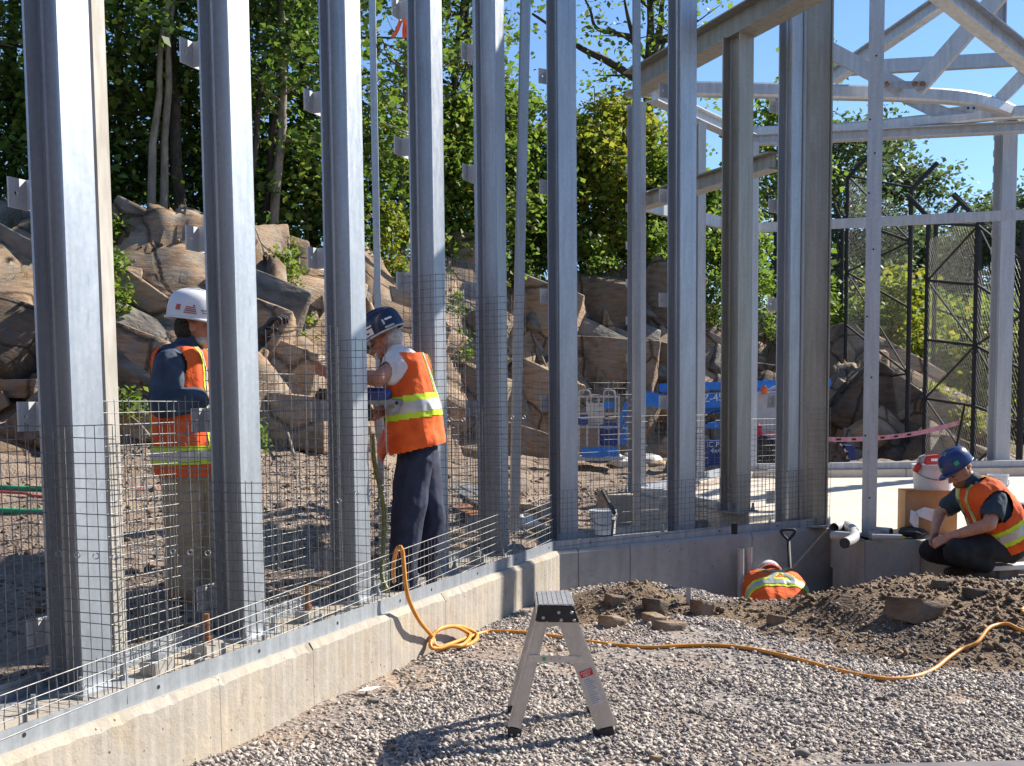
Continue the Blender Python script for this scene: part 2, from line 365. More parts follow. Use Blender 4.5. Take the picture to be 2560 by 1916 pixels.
# door post with bolt holes standing on the end block
px_ = atz(2178, 1340, .29); o = thing('door_post', 'bright square steel post with bolt holes, left of the squatting worker', 'post', px_+V3(0, .07, 0), None, math.radians(-17))
MB().box((0, 0, 3.31), .065, .06, 3.3).build('tube', M['galv_pale'], None).parent = o
MB().box((0, 0, .005), .11, .1, .005).build('base_plate', M['galv_dull'], None).parent = o
for k, z in enumerate([.35, .92, 1.45, 2.0, 2.6, 3.1, 3.45, 3.75, 4.3]):
    h = MB(); h.lathe([(.009, 0), (.009, .0015)], 10, np.array([[1, 0, 0], [0, 0, 1], [0, -1, 0]], float).T, (-.045 if k % 2 else .0, -.0602, z)); h.build('bolt_hole', M['black']).parent = o
# slim posts on the inside
def slim(u, vb, zb, w, label, H=6.4, rz=.5, lean=(0, 0)):
    p = atz(u, vb, zb); o = thing('slim_post', label, 'post', p, 'slim inner posts', rz); m_ = MB(); t = .006
    m_.prism([(-w/2, -w/2, 0), (w/2, -w/2, 0), (w/2, -w/2+t, 0), (-w/2+t, -w/2+t, 0), (-w/2+t, w/2, 0), (-w/2, w/2, 0)], (lean[0], lean[1], H))
    m_.build('angle_section', M['galv']).parent = o; MB().box((0, 0, .004), w, w, .004).build('foot_plate', M['galv_dull']).parent = o
    return o
pw1 = atz(292, 1640, Z0); o = thing('slim_post', 'pale weathered post right behind the nearest column', 'post', pw1, 'slim inner posts', rzA)
MB().box((0, 0, 3.2), .042, .03, 3.2).build('tube', M['weathered']).parent = o; MB().box((0, 0, .004), .075, .06, .004).build('foot_plate', M['galv_dull']).parent = o
slim(960, 1440, .3, .05, 'slim shiny post rising behind the worker in the dark helmet', rz=-.3)
slim(1203, 1345, .3, .042, 'slim white post left of the corner-side column', rz=-.3)
slim(1592, 1322, Z0, .065, 'slim angle post on the right footing, left of the blue lift', rz=.1)
slim(1285, 1330, .3, .085, 'pale green leaning post behind the column left of the corner', rz=.2, lean=(.22, .1))

# ---- welded wire mesh (baskets): outer strip, diaphragms across the row, inner face
def wires(lines, r=.0021, jit=.0035):
    m_ = MB()
    for a, b in lines:
        a = np.asarray(a)+rng.normal(0, jit, 3); b = np.asarray(b)+rng.normal(0, jit, 3); m_.tube([a, (a+b)/2+rng.normal(0, jit, 3), b], r, 5, caps=False)
    return m_
def mesh_panel(label, P, W, Hh, X, Zd=ZUP, pitch=.0508, group='wire mesh basket panels', bend=0.0, phase=0.0, r=.0021):
    """P: lower corner, X: horizontal direction"""
    o = thing('mesh_panel', label, 'wire mesh', P, group); P = np.asarray(P, float); X = np.asarray(X, float); Zd = np.asarray(Zd, float)
    nx = int(W/pitch); nz = int(Hh/pitch); off = np.cross(X, Zd)*r*1.9
    ve = [(P+X*pitch*i+off, P+X*pitch*i+off+Zd*(nz*pitch+.004+.02*(rng.random() > .8))) for i in range(nx+1)]
    ho = [(P+Zd*pitch*k, P+Zd*pitch*k+X*(nx*pitch+.004)) for k in range(nz+1)]
    struct(wires(ve, r).build('upright_wires', M['wire'], o), 'stuff'); struct(wires(ho, r).build('cross_wires', M['wire'], o), 'stuff'); return o
def rings(o, pts, R=.012):
    for p in pts:
        p = np.asarray(p, float); q = [p+R*(math.cos(a)*V3(0, 0, 1)+math.sin(a)*unit(V3(.9, .2, 0))) for a in np.linspace(0, 2*math.pi*.9, 9)]
        MB().tube(q, .0028, 5).build('ring_clip', M['galv'], o)
# outer strip along wall A and B (top edge climbs towards the corner)
def strip(base, s0, s1, h0, h1, label, n=-.012):
    o = thing('mesh_panel', label, 'wire mesh', base(s0, n), 'wire mesh basket panels'); ve = []; ho = []; p = .0508; k = 0
    hs = lambda s: h0+(h1-h0)*(s-s0)/(s1-s0)
    s = s0
    while s <= s1: ve.append((base(s, n, Z0+.012), base(s, n, Z0+.08+hs(s)))); s += p
    while True:
        t0 = .08+h0-p*k; t1 = .08+h1-p*k
        if t1 < .02: break
        a = s0 if t0 > .02 else s0+(s1-s0)*(.02-t0)/(t1-t0); ho.append((base(a, n+.005, Z0+max(t0, .02)), base(s1, n+.005, Z0+t1))); k += 1
    struct(wires(ve).build('upright_wires', M['wire'], o), 'stuff'); struct(wires(ho).build('cross_wires', M['wire'], o), 'stuff'); return o
strip(A, SA, mA(-.012)-.02, .02, .38, 'low strip of wire mesh rising behind the left base angle')
strip(B, .03, LB-.25, .4, .47, 'low strip of wire mesh behind the shaded right base angle')
def diaph(s, ztop, label, base=A, X=nA, n1=-.05, w=.49, seam=None):
    P = base(s, n1-w, Z0+.005); o = mesh_panel(label, P, w, ztop-Z0, X)
    if seam: rings(o, [P+X*(w*t)+V3(0, 0, seam-Z0) for t in (.1, .3, .5, .7, .9)])
    return o
diaph(colA[0]-.12, 1.46, 'wire mesh panel across the nearest column, left of it', seam=.92)
diaph(colA[0]+.48, 1.47, 'wire mesh panel standing across the bay between the two nearest columns', seam=.86)
diaph(colA[1]-.1, 1.15, 'low wire mesh panel beside the second column')
diaph(colA[1]+.5, 2.0, 'tall wire mesh panel left of the drilling tool', seam=1.0)
diaph(colA[2]-.11, 1.94, 'wire mesh panel in front of the column by the drilling tool', seam=1.0)
diaph(colA[3]-.12, 2.42, 'tall wire mesh panel in front of the column behind the drilling worker', seam=1.42)
diaph(colA[4]-.12, 2.4, 'tall wire mesh panel in front of the column left of the corner', seam=1.42)
diaph(colA[4]-.62, 1.5, 'wire mesh panel between the last two columns of the left row')
for (s0, s1, zt, lb) in ((SA+.6, colA[0]-.13, 1.45, 'inner wire mesh face left of the nearest column'), (colA[0]+.02, colA[1]-.15, 1.55, 'inner wire mesh face around the legs of the worker in the white hard hat'),
        (colA[1]-.1, colA[2]-.15, 1.72, 'inner wire mesh face between second and third column'), (colA[3]+.45, colA[4]+.1, 2.62, 'tall inner wire mesh face right of the drilling worker'),
        (colA[2]+.5, colA[3]+.4, 1.1, 'inner wire mesh face behind the legs of the drilling worker')):
    mesh_panel(lb, A(s0, -WID+.045, Z0+.008), s1-s0, zt-Z0, dA)
mesh_panel('inner wire mesh face in front of the lift basket', B(.12, -WID+.045, Z0+.008), 1.1, 1.4, dB)
mesh_panel('inner wire mesh face below the blue boom', B(1.3, -WID+.045, Z0+.008), .82, 1.1, dB)
mesh_panel('inner wire mesh face left of the wide column', B(2.2, -WID+.045, Z0+.008), .82, 1.05, dB)
mesh_panel('wire mesh panel against the broad web of the wide column', pw+V3(-.1, -.1, .01), .25, 1.12, unit(V3(1, -.05, 0)))
diaph(1.72, 1.32, 'wire mesh panel across the right footing behind the second column', B, nB)
# loose bolts, grout blocks and debris on the footing
M['grout'] = proc('grout', (.3, .28, .25), (.42, .4, .36), 30, .9, 0, .5, .004)
k = 0
BL = ['']*20
for i_, w_ in ((1, 'left of the nearest column, further back'), (3, 'mid bay right of the nearest column'), (5, 'close to the mesh in the first bay'), (7, 'front of the second bay'), (8, 'middle of the second bay'), (9, 'front of the third bay'), (11, 'behind the drilling workers boots'), (13, 'first bay next to the second column'), (14, 'far left of the nearest column'), (15, 'right at the nearest column base'), (16, 'right of the second column base'), (17, 'beside the third column base')): BL[i_] = 'short bolt with nuts standing on the footing, '+w_
RL = {(2, 1): 'short threaded rod on a grout block just right of the nearest column', (4, 2): 'rusty threaded rod on a grout block in the first bay', (6, 2): 'rusty threaded rod on a grout block in the second bay', (10, 1): 'short threaded rod on a grout block left of the drilling worker', (12, 1): 'short threaded rod on a grout block right of the drilling worker'}
for s, n, q in ((sc1-.38, -.3, 0), (sc1+.33, -.28, 1), (sc1+.52, -.2, 0), (sc1+.72, -.3, 2), (sc1+.6, -.12, 0), (sc1+1.62, -.3, 2), (sc1+1.48, -.13, 0), (sc1+1.9, -.2, 0), (sc1+2.7, -.14, 0), (sc1+2.85, -.25, 1), (sc1+3.85, -.2, 0), (sc1+4.0, -.3, 1), (sc1+.9, -.1, 0), (sc1-.6, -.12, 0), (sc1+.18, -.08, 0), (sc1+1.3, -.1, 0), (sc1+2.45, -.1, 0)):
    p = A(s, n); k += 1
    if q == 0:
        o = tag(MB().add([], []).build('nut_stack', M['galv_dull']), BL[k % len(BL)], 'bolt', 'loose bolts on the footing'); o.location = p
        m_ = MB(); m_.lathe([(.022, 0), (.022, .022)], 6); m_.lathe([(.02, .0225), (.02, .036)], 6); m_.lathe([(.01, .036), (.01, .055+.02*(k % 3))], 8); o.data = m_.mesh('nut_stack', M['galv_dull'])
    else:
        o = thing('threaded_rod', RL[(k, q)], 'rod', p, 'rods on the footing')
        MB().box(p+V3(0, 0, .03), .07, .045, .03, dA, nA).build('grout_block', M['grout'], o, bevel=.004)
        m_ = MB(); m_.lathe([(.014, .06), (.014, .07+(.13 if q == 2 else .05))], 10, None, p); m_.lathe([(.026, .06), (.026, .09)], 6, None, p); m_.build('rod', M['rust'] if q == 2 else M['galv_dull'], o)
# ------------------------------------------------------------------ terrain
tab = np.array([(-2600, 10, 1100, 14, 430), (-1200, 12, 1105, 16, 440), (-200, 13, 1110, 17, 480), (0, 14, 1110, 18, 530), (300, 14.5, 1108, 18.3, 560), (500, 15, 1110, 18.5, 570), (650, 15.5, 1125, 19, 610), (800, 16.5, 1130, 20, 670),
    (950, 18, 1135, 21.5, 690), (1100, 20, 1140, 23.5, 650), (1250, 22.5, 1142, 26, 700), (1450, 24.5, 1144, 27, 700), (1600, 25, 1145, 28, 705), (1750, 25.5, 1148, 29, 780),
    (1900, 25.5, 1152, 29, 850), (2100, 25, 1155, 28.5, 880), (2250, 24, 1160, 27.5, 910), (2350, 23.5, 1162, 27, 1000), (2500, 23, 1165, 26.5, 1105), (2700, 23, 1168, 26.5, 1150), (6000, 23, 1168, 26.5, 1150)], float)
t_phi = (tab[:, 0]-1280)/F; hz = HV-(tab[:, 0]-1280)*math.tan(ROLL)
t_yb = tab[:, 1]; t_zb = CH-(tab[:, 2]-hz)*tab[:, 1]/F; t_yt = tab[:, 3]; t_zt = CH-(tab[:, 4]-hz)*tab[:, 3]/F
t_zb = np.where(tab[:, 0] < -1000, 1.1, np.where(tab[:, 0] > 2650, .1, t_zb)); t_zt = np.where(tab[:, 0] < -1000, 5, np.where(tab[:, 0] > 2650, -.1, t_zt))
def mk_sites(ns, off, tx, ty): return np.stack([rng.uniform(-16, 18, ns), rng.uniform(10, 34, ns)], 1), rng.uniform(-off, off, ns), rng.uniform(-tx, tx*.4, ns), rng.uniform(-ty, ty, ns)
_S1 = mk_sites(330, .5, .55, .4); _S2 = mk_sites(1900, .16, .5, .45)
def facets(x, y, sites, off, tx, ty):
    out = np.zeros_like(x); P = np.stack([x.ravel()+.25*vnoise(x.ravel()*.9, y.ravel()*.9), y.ravel()+.25*vnoise(x.ravel()*.9+9, y.ravel()*.9)], 1); res = np.zeros(len(P))
    for i in range(0, len(P), 4000):
        q = P[i:i+4000]; dd = q[:, None, :]-sites[None]; d = (dd[..., 0]*.8+dd[..., 1]*.6)**2*.35+(dd[..., 0]*.6-dd[..., 1]*.8)**2; j = d.argmin(1)
        res[i:i+4000] = off[j]+tx[j]*(q[:, 0]-sites[j, 0])+ty[j]*(q[:, 1]-sites[j, 1])
    return res.reshape(x.shape)
def sstep(a, b, x): t = np.clip((x-a)/(b-a), 0, 1); return t*t*(3-2*t)
def inside(x, y):
    """0 outside, 1 inside the enclosure walls (middle of the footing)"""
    a = (x-QA[0])*nA[0]+(y-QA[1])*nA[1]+.28; b = (x-C0[0])*nB[0]+(y-C0[1])*nB[1]+.28
    n3 = V3(.05, -.999, 0); c = (x-E0[0])*n3[0]+(y-E0[1])*n3[1]+.3
    d = np.minimum(np.minimum(a, b), c); return 1-sstep(-.12, .12, d)
def ground_z(x, y, rough=True):
    x = np.asarray(x, float); y = np.asarray(y, float); yy = np.maximum(y, 1.0); phi = x/yy
    yb = np.interp(phi, t_phi, t_yb); zb = np.interp(phi, t_phi, t_zb); yt = np.interp(phi, t_phi, t_yt); zt = np.interp(phi, t_phi, t_zt)
    ins = inside(x, y); n1 = fbm(x*.5, y*.5)
    zin = .24+(np.maximum(zb, .3)-.24)*np.clip((y-8)/np.maximum(yb-8, 1), 0, 1)**1.3
    zin = zin+.16*np.exp(-((x+2.2)**2+(y-7.2)**2)/1.2)
    t = np.clip((y-yb)/(yt-yb), 0, 1); tr = t**.75
    z = np.where(y < yb, zin, zin+(zt-zin)*tr); z = np.where(y > yt, zt+(y-yt)*np.where(phi > .3, .005, .03)*np.clip((60-y)/30, 0, 1), z)
    z = z*ins
    if rough:
        rockm = sstep(0, .1, t)*(1-sstep(.93, 1.15, (y-yb)/(yt-yb)))
        z = z+ins*(n1*.1*(1+2*rockm)+.07*fbm(x*1.6+4, y*1.6))+.02*fbm(x*3, y*3)*(1+3*ins)
        fz = np.zeros_like(z); k = rockm > .01
        if k.any(): fz[k] = (facets(x[k], y[k], *_S1)+facets(x[k], y[k], *_S2))*rockm[k]*np.clip((zt-zb)[k]/2.5, .1, 1)
        z = z+fz
    z = z+6.5*sstep(-2.5, -11, y)*(1+.15*n1)      # unseen bank added behind the camera to darken the shaded steel
    # outside: nearly flat, trench along the right footing
    s = (x-C0[0])*dB[0]+(y-C0[1])*dB[1]; n = (x-C0[0])*nB[0]+(y-C0[1])*nB[1]
    z = z-.5*sstep(.9, 1.4, s)*(1-sstep(LB-.1, LB+.3, s))*sstep(-.3, .02, n)*(1-sstep(1.25, 1.6, n))
    return z
def axis(a, b, st, lo, hi):
    m = list(np.arange(a, b, st)); k = st; p = b
    while p < hi: m.append(p); k *= 1.25; p += k
    m.append(hi); k = st; p = a-st; q = []
    while p > lo: q.append(p); k *= 1.25; p -= k
    return np.array([lo]+q[::-1]+m)
gx = axis(-10.2, 12.5, .075, -260, 260); gy = axis(2.6, 30.2, .075, -14, 700)
GX, GY = np.meshgrid(gx, gy); GZ = ground_z(GX, GY)
V = np.stack([GX, GY, GZ], -1).reshape(-1, 3); ny, nx = GX.shape; idx = np.arange(nx*ny).reshape(ny, nx)
Q = np.stack([idx[:-1, :-1], idx[:-1, 1:], idx[1:, 1:], idx[1:, :-1]], -1).reshape(-1, 4)
phi = GX/np.maximum(GY, 1); tt = (GY-np.interp(phi, t_phi, t_yb))/(np.interp(phi, t_phi, t_yt)-np.interp(phi, t_phi, t_yb)); insg = inside(GX, GY)
zr = sstep(-.03, .08, tt+.1*fbm(GX*.7, GY*.7))*insg; zv = sstep(.9, 1.05, tt+.25*fbm(GX*.6, GY*.6))*insg
zv = np.maximum(zv, sstep(-2, -4, GY)); zone = np.stack([zr, zv, insg, np.ones_like(zr)], -1).reshape(-1, 4).astype(np.float32)
def rock_color(t, dark=1.0):
    n = tex(t, 'Noise', .9, detail=7, rough=.62); n2 = tex(t, 'Noise', 3.2, 'Object', (1, 1, 5), 8, .66); n2.inputs[0].links[0].from_node.inputs['Rotation'].default_value = (.5, .45, .2); v = tex(t, 'Voronoi', .6); v.feature = 'DISTANCE_TO_EDGE'; n3 = tex(t, 'Noise', 30, detail=6)
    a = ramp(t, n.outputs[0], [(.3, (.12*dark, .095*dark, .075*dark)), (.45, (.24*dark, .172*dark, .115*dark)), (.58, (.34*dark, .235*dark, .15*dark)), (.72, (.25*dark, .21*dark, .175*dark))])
    b = ramp(t, n2.outputs[0], [(.32, (.55, .52, .5)), (.6, (1.1, 1.08, 1.05))]); c = mixc(t, .85, a.outputs[0], b.outputs[0], 'MULTIPLY')
    li = tex(t, 'Noise', 3.5, detail=8, rough=.7); lr = ramp(t, li.outputs[0], [(.5, (0, 0, 0)), (.6, (.75, .75, .75))]); c = mixc(t, lr.outputs[0], c, mixc(t, n3.outputs[0], (.12*dark, .115*dark, .1*dark), (.34*dark, .31*dark, .27*dark)))
    st_ = tex(t, 'Noise', 1.4, detail=6); sr = ramp(t, st_.outputs[0], [(.33, (.45, .42, .4)), (.45, (1, 1, 1))]); c = mixc(t, .7, c, sr.outputs[0], 'MULTIPLY')
    wn = tex(t, 'Noise', 2.5, detail=4); vm = t.nodes.new('ShaderNodeVectorMath'); vm.operation = 'SCALE'; vm.inputs[3].default_value = .16; t.links.new(wn.outputs['Color'], vm.inputs[0]); va = t.nodes.new('ShaderNodeVectorMath'); va.operation = 'ADD'; t.links.new(v.inputs[0].links[0].from_socket, va.inputs[0]); t.links.new(vm.outputs[0], va.inputs[1]); t.links.new(va.outputs[0], v.inputs[0])
    cr = ramp(t, v.outputs['Distance'], [(.0, (.25, .23, .2)), (.012, (.65, .62, .6)), (.022, (1, 1, 1))]); c = mixc(t, .9, c, cr.outputs[0], 'MULTIPLY')
    oi = t.nodes.new('ShaderNodeObjectInfo'); orr = ramp(t, oi.outputs['Random'], [(0, (.72, .7, .7)), (.5, (1, .98, .96)), (1, (1.25, 1.2, 1.12))]); c = mixc(t, 1.0, c, orr.outputs[0], 'MULTIPLY')
    return c, n2, cr, n3
def rock_mat(name, dark=1.0):
    m, t, b = nodes(name); c, n2, v, n3 = rock_color(t, dark); t.links.new(c, b.inputs['Base Color']); b.inputs['Roughness'].default_value = .9
    p = bump(t, b, n2.outputs[0], .8, .07); p = bump(t, b, v.outputs[0], .8, .06, p); bump(t, b, n3.outputs[0], .6, .02, p); return m
M['rock'] = rock_mat('tan_rock', 1.05); M['rock_grey'] = proc('grey_rock', (.09, .082, .072), (.22, .195, .165), 2.5, .92, 0, .8, .05, bscale=7); M['rock_dark_shaded'] = rock_mat('dark_shaded_rock', .6); M['rock_orange'] = rock_mat('orange_rock', 1.4)  # dark copy serves brown rocks and paints shade onto the boulder by the corner
def ground_mat():
    m, t, b = nodes('site_ground'); at = t.nodes.new('ShaderNodeAttribute'); at.attribute_name = 'zone'; sp = t.nodes.new('ShaderNodeSeparateColor'); t.links.new(at.outputs[0], sp.inputs[0])
    rc, n2, v, n3 = rock_color(t, 1.0)
    g1 = tex(t, 'Noise', 1.1, detail=6); g2 = tex(t, 'Voronoi', 38); g3 = tex(t, 'Noise', 90, detail=4)
    gc = ramp(t, g2.outputs['Color'], [(.15, (.13, .115, .11)), (.5, (.24, .21, .195)), (.85, (.36, .31, .27))]); dirt = ramp(t, g1.outputs[0], [(.35, (.2, .135, .085)), (.6, (.32, .225, .145))])
    mask = ramp(t, g1.outputs[0], [(.42, (0, 0, 0)), (.6, (1, 1, 1))])
    outer = mixc(t, mask.outputs[0], gc.outputs[0], mixc(t, .6, gc.outputs[0], dirt.outputs[0])); inner = mixc(t, .72, gc.outputs[0], mixc(t, .35, dirt.outputs[0], (.14, .095, .06)))
    gr = mixc(t, sp.outputs[2], outer, inner)
    soil = ramp(t, n3.outputs[0], [(.3, (.05, .036, .022)), (.6, (.13, .09, .05)), (.75, (.07, .09, .03))])
    c = mixc(t, sp.outputs[0], gr, rc); c = mixc(t, sp.outputs[1], c, soil.outputs[0]); t.links.new(c, b.inputs['Base Color']); b.inputs['Roughness'].default_value = .95
    mm = t.nodes.new('ShaderNodeMath'); mm.operation = 'MULTIPLY'; iv = t.nodes.new('ShaderNodeMath'); iv.operation = 'SUBTRACT'; iv.inputs[0].default_value = 1; t.links.new(sp.outputs[0], iv.inputs[1]); t.links.new(g2.outputs['Distance'], mm.inputs[0]); t.links.new(iv.outputs[0], mm.inputs[1])
    p = bump(t, b, mm.outputs[0], .6, .02); p = bump(t, b, n2.outputs[0], .5, .07, p); p = bump(t, b, v.outputs[0], .6, .05, p); bump(t, b, n3.outputs[0], .3, .012, p); return m
M['ground'] = ground_mat()
me = npmesh('ground', V, Q, M['ground'], smooth=False); ca = me.color_attributes.new('zone', 'FLOAT_COLOR', 'POINT'); ca.data.foreach_set('color', zone.ravel())
struct(link('ground', me))
def hit(u, v, y0=9.5, y1=60):
    ys = np.arange(y0, y1, .1); r = ray(u, v); X = r[0]/r[1]*ys; Z = CH+r[2]/r[1]*ys; g = ground_z(X, ys, False); k = np.where(Z <= g)[0]
    j = k[0] if len(k) else len(ys)-1; return V3(X[j], ys[j], g[j])

# ------------------------------------------------------------------ rocks
def ico(sub):
    bm = bmesh.new(); bmesh.ops.create_icosphere(bm, subdivisions=sub, radius=1); v = np.array([x.co[:] for x in bm.verts]); bm.verts.index_update(); f = np.array([[q.index for q in x.verts] for x in bm.faces]); bm.free(); return v, f
ICO = {k: ico(k) for k in (1, 2, 3, 4, 5)}
def rock_shape(sub, planes=16, rough=.03, g=rng):
    v, f = ICO[sub]; n = g.normal(size=(planes, 3)); n /= np.linalg.norm(n, axis=1)[:, None]; d = g.uniform(.42, 1.0, planes)
    k = v@n.T; r = np.where(k > .05, d[None]/np.maximum(k, .05), 9).min(1); r = np.minimum(r, 1.6); p = v*r[:, None]
    if sub >= 4:
        ax = g.normal(size=3)*V3(.5, .5, 1.3); ax /= np.linalg.norm(ax); q = (p@ax)*g.uniform(1.0, 1.9)+.35*fbm(p[:, 0]*2, p[:, 1]*2, p[:, 2]*2); st = q-np.floor(q)
        p = p*(1-.07*(st**3)-.09*np.exp(-(np.minimum(st, 1-st)/.045)**2))[:, None]
        r2 = 1-np.abs(fbm(p[:, 0]*1.8+3, p[:, 1]*1.8, p[:, 2]*1.8, 5))*2; p = p*(1+.06*(r2-.5))[:, None]
    return p*(1+rough*fbm(p[:, 0]*3, p[:, 1]*3, p[:, 2]*3)[:, None]*2), f
def hull_rock(g, flat=.55, cuts=2, rough=.02):
    bm = bmesh.new(); c8 = np.array([(i, j, k) for i in (-1, 1) for j in (-1, 1) for k in (-1, 1)], float); pts = np.concatenate([c8*g.uniform(.55, 1.0, (8, 3)), g.uniform(-1, 1, (5, 3))*.95]); pts[:, 2] *= 1.0
    for p in pts: bm.verts.new(p)
    r = bmesh.ops.convex_hull(bm, input=bm.verts[:]); bmesh.ops.delete(bm, geom=[x for x in bm.verts if not x.link_faces], context='VERTS'); bmesh.ops.dissolve_limit(bm, angle_limit=.09, verts=bm.verts[:], edges=bm.edges[:]); bmesh.ops.bevel(bm, geom=bm.edges[:], offset=.018, segments=1, affect='EDGES', profile=.4)
    bmesh.ops.triangulate(bm, faces=bm.faces[:])
    for _ in range(cuts): bmesh.ops.subdivide_edges(bm, edges=[e for e in bm.edges if e.calc_length() > .3], cuts=1); bmesh.ops.triangulate(bm, faces=[f for f in bm.faces if len(f.verts) > 3])
    bm.verts.index_update(); P = np.array([v.co[:] for v in bm.verts]); f = np.array([[v.index for v in x.verts] for x in bm.faces]); bm.free()
    o = g.uniform(0, 9); return P*(1+rough*(fbm(P[:, 0]*2.5+o, P[:, 1]*2.5, P[:, 2]*2.5, 3)*2)[:, None]), f
def rotm(rx, ry, rz): return np.array(Matrix.Rotation(rz, 3, 'Z') @ Matrix.Rotation(ry, 3, 'Y') @ Matrix.Rotation(rx, 3, 'X'))
def rock(u, v, wpx, hpx, label, mat='rock', tilt=0.0, thick=.8, rz=0.0, sub=5, planes=12, sink=.15, group='rocks of the cut slope', y=None, push=.6):
    p = hit(u, v) if y is None else aty(u, v, y); w = wpx/2/F*p[1]*1.3; h = hpx/2/F*p[1]*1.2; g = np.random.default_rng(int(u*7+v)); P, f = hull_rock(g, cuts=3, rough=.02)
    P = P*V3(w, max(w, h)*thick, h); R = rotm(0, tilt, rz); P = P@R.T; c = p+V3(0, w*thick*push, 0)
    o = tag(link('rock', npmesh('rock', P, f, M[mat])), label, 'rock', group); o.location = c; return o
RK = [(15, 660, 190, 150, 'large grey slab at the far left above a ledge', 'rock_grey', .5), (20, 765, 160, 90, 'flat tan rock at the left edge below the grey slab', 'rock', .1), (30, 850, 120, 80, 'brown rock at the left edge left of the nearest column', 'rock_dark_shaded', -.2), (25, 985, 120, 40, 'long flat stone lying at the left edge', 'rock', 0),
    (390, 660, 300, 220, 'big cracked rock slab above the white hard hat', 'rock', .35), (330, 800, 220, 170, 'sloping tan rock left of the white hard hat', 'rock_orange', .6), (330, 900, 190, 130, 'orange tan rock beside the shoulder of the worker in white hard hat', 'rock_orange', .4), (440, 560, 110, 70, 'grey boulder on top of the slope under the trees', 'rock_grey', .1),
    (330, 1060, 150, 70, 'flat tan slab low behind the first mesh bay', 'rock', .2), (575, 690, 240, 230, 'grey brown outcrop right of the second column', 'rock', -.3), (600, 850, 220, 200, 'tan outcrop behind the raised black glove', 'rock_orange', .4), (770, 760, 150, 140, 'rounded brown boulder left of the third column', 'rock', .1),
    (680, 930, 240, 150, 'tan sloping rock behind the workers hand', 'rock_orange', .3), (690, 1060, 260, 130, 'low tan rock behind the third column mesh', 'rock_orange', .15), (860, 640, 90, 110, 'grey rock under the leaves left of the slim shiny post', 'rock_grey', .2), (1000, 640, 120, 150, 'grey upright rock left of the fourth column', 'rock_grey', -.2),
    (1010, 760, 150, 110, 'brown rock just above the dark helmet', 'rock_orange', .3), (1050, 850, 130, 150, 'tan rock right of the dark helmet', 'rock', .4), (1150, 690, 150, 180, 'tall tan rock between fourth and fifth column', 'rock', .2), (1170, 850, 160, 160, 'shadowed brown rock behind the tall mesh', 'rock_dark_shaded', .5), (1160, 1000, 180, 150, 'tan rock low behind the fifth column', 'rock', .3),
    (1340, 830, 180, 220, 'tan slope rock left of the corner column', 'rock', .5), (1330, 1010, 200, 180, 'tan sunlit rock low beside the corner column', 'rock_orange', .4), (1500, 790, 210, 210, 'large dark boulder right of the corner column', 'rock_dark_shaded', .1), (1500, 930, 260, 140, 'cracked brown ledge under the dark boulder', 'rock', .05), (1640, 770, 160, 230, 'tan rock leaning right of the slim angle post', 'rock', .6), (1650, 930, 170, 130, 'shadowed ledge above the blue knuckle of the lift', 'rock_dark_shaded', .2),
    (1780, 890, 130, 110, 'orange block just above the blue boom', 'rock_orange', .5), (1730, 800, 100, 90, 'small tan rock under ferns', 'rock', .3), (1935, 870, 150, 120, 'orange rock between the two inner columns', 'rock_orange', .6), (1880, 960, 120, 100, 'brown rock behind the boom', 'rock_dark_shaded', .2),
    (2110, 920, 130, 200, 'steep grey brown rock right of the wide column', 'rock', .6), (2130, 1060, 160, 200, 'dark rock face behind the door post', 'rock_dark_shaded', .6), (2235, 940, 150, 150, 'sunlit orange rock at the foot of the black fence', 'rock_orange', .7), (2230, 1060, 230, 180, 'large dark brown rock sloping to the right', 'rock_dark_shaded', .7), (2350, 1080, 200, 130, 'brown rock slope under the fence right of the door post', 'rock', .7), (2420, 1140, 150, 60, 'low rock behind the blue hard hat', 'rock', .4), (2050, 860, 110, 90, 'tan rock left behind the wide column', 'rock', .4)]
for r in RK: rock(r[0], r[1], r[2], r[3], r[4], r[5], r[6])
for i in range(14):   # smaller stones along the slope
    u = rng.uniform(-30, 2450); vb = np.interp(u, tab[:, 0], tab[:, 2]); vt = np.interp(u, tab[:, 0], tab[:, 4]); v = rng.uniform(vt+40, vb+10)
    near = min(RK, key=lambda r: (r[0]-u)**2+(r[1]-v)**2)[4]
    rock(u, v, rng.uniform(35, 80), rng.uniform(25, 60), ['flat', 'round', 'sharp', 'tilted', 'pale', 'dark', 'upright'][i % 7]+(' little' if i > 6 else ' small')+' stone lodged beside the '+' '.join(near.split(' ')[:9]), random.choice(['rock', 'rock_dark_shaded', 'rock_orange', 'rock_grey']), rng.uniform(-.6, .6), .8, rng.uniform(0, 3), 3, 11, group='small stones on the slope')

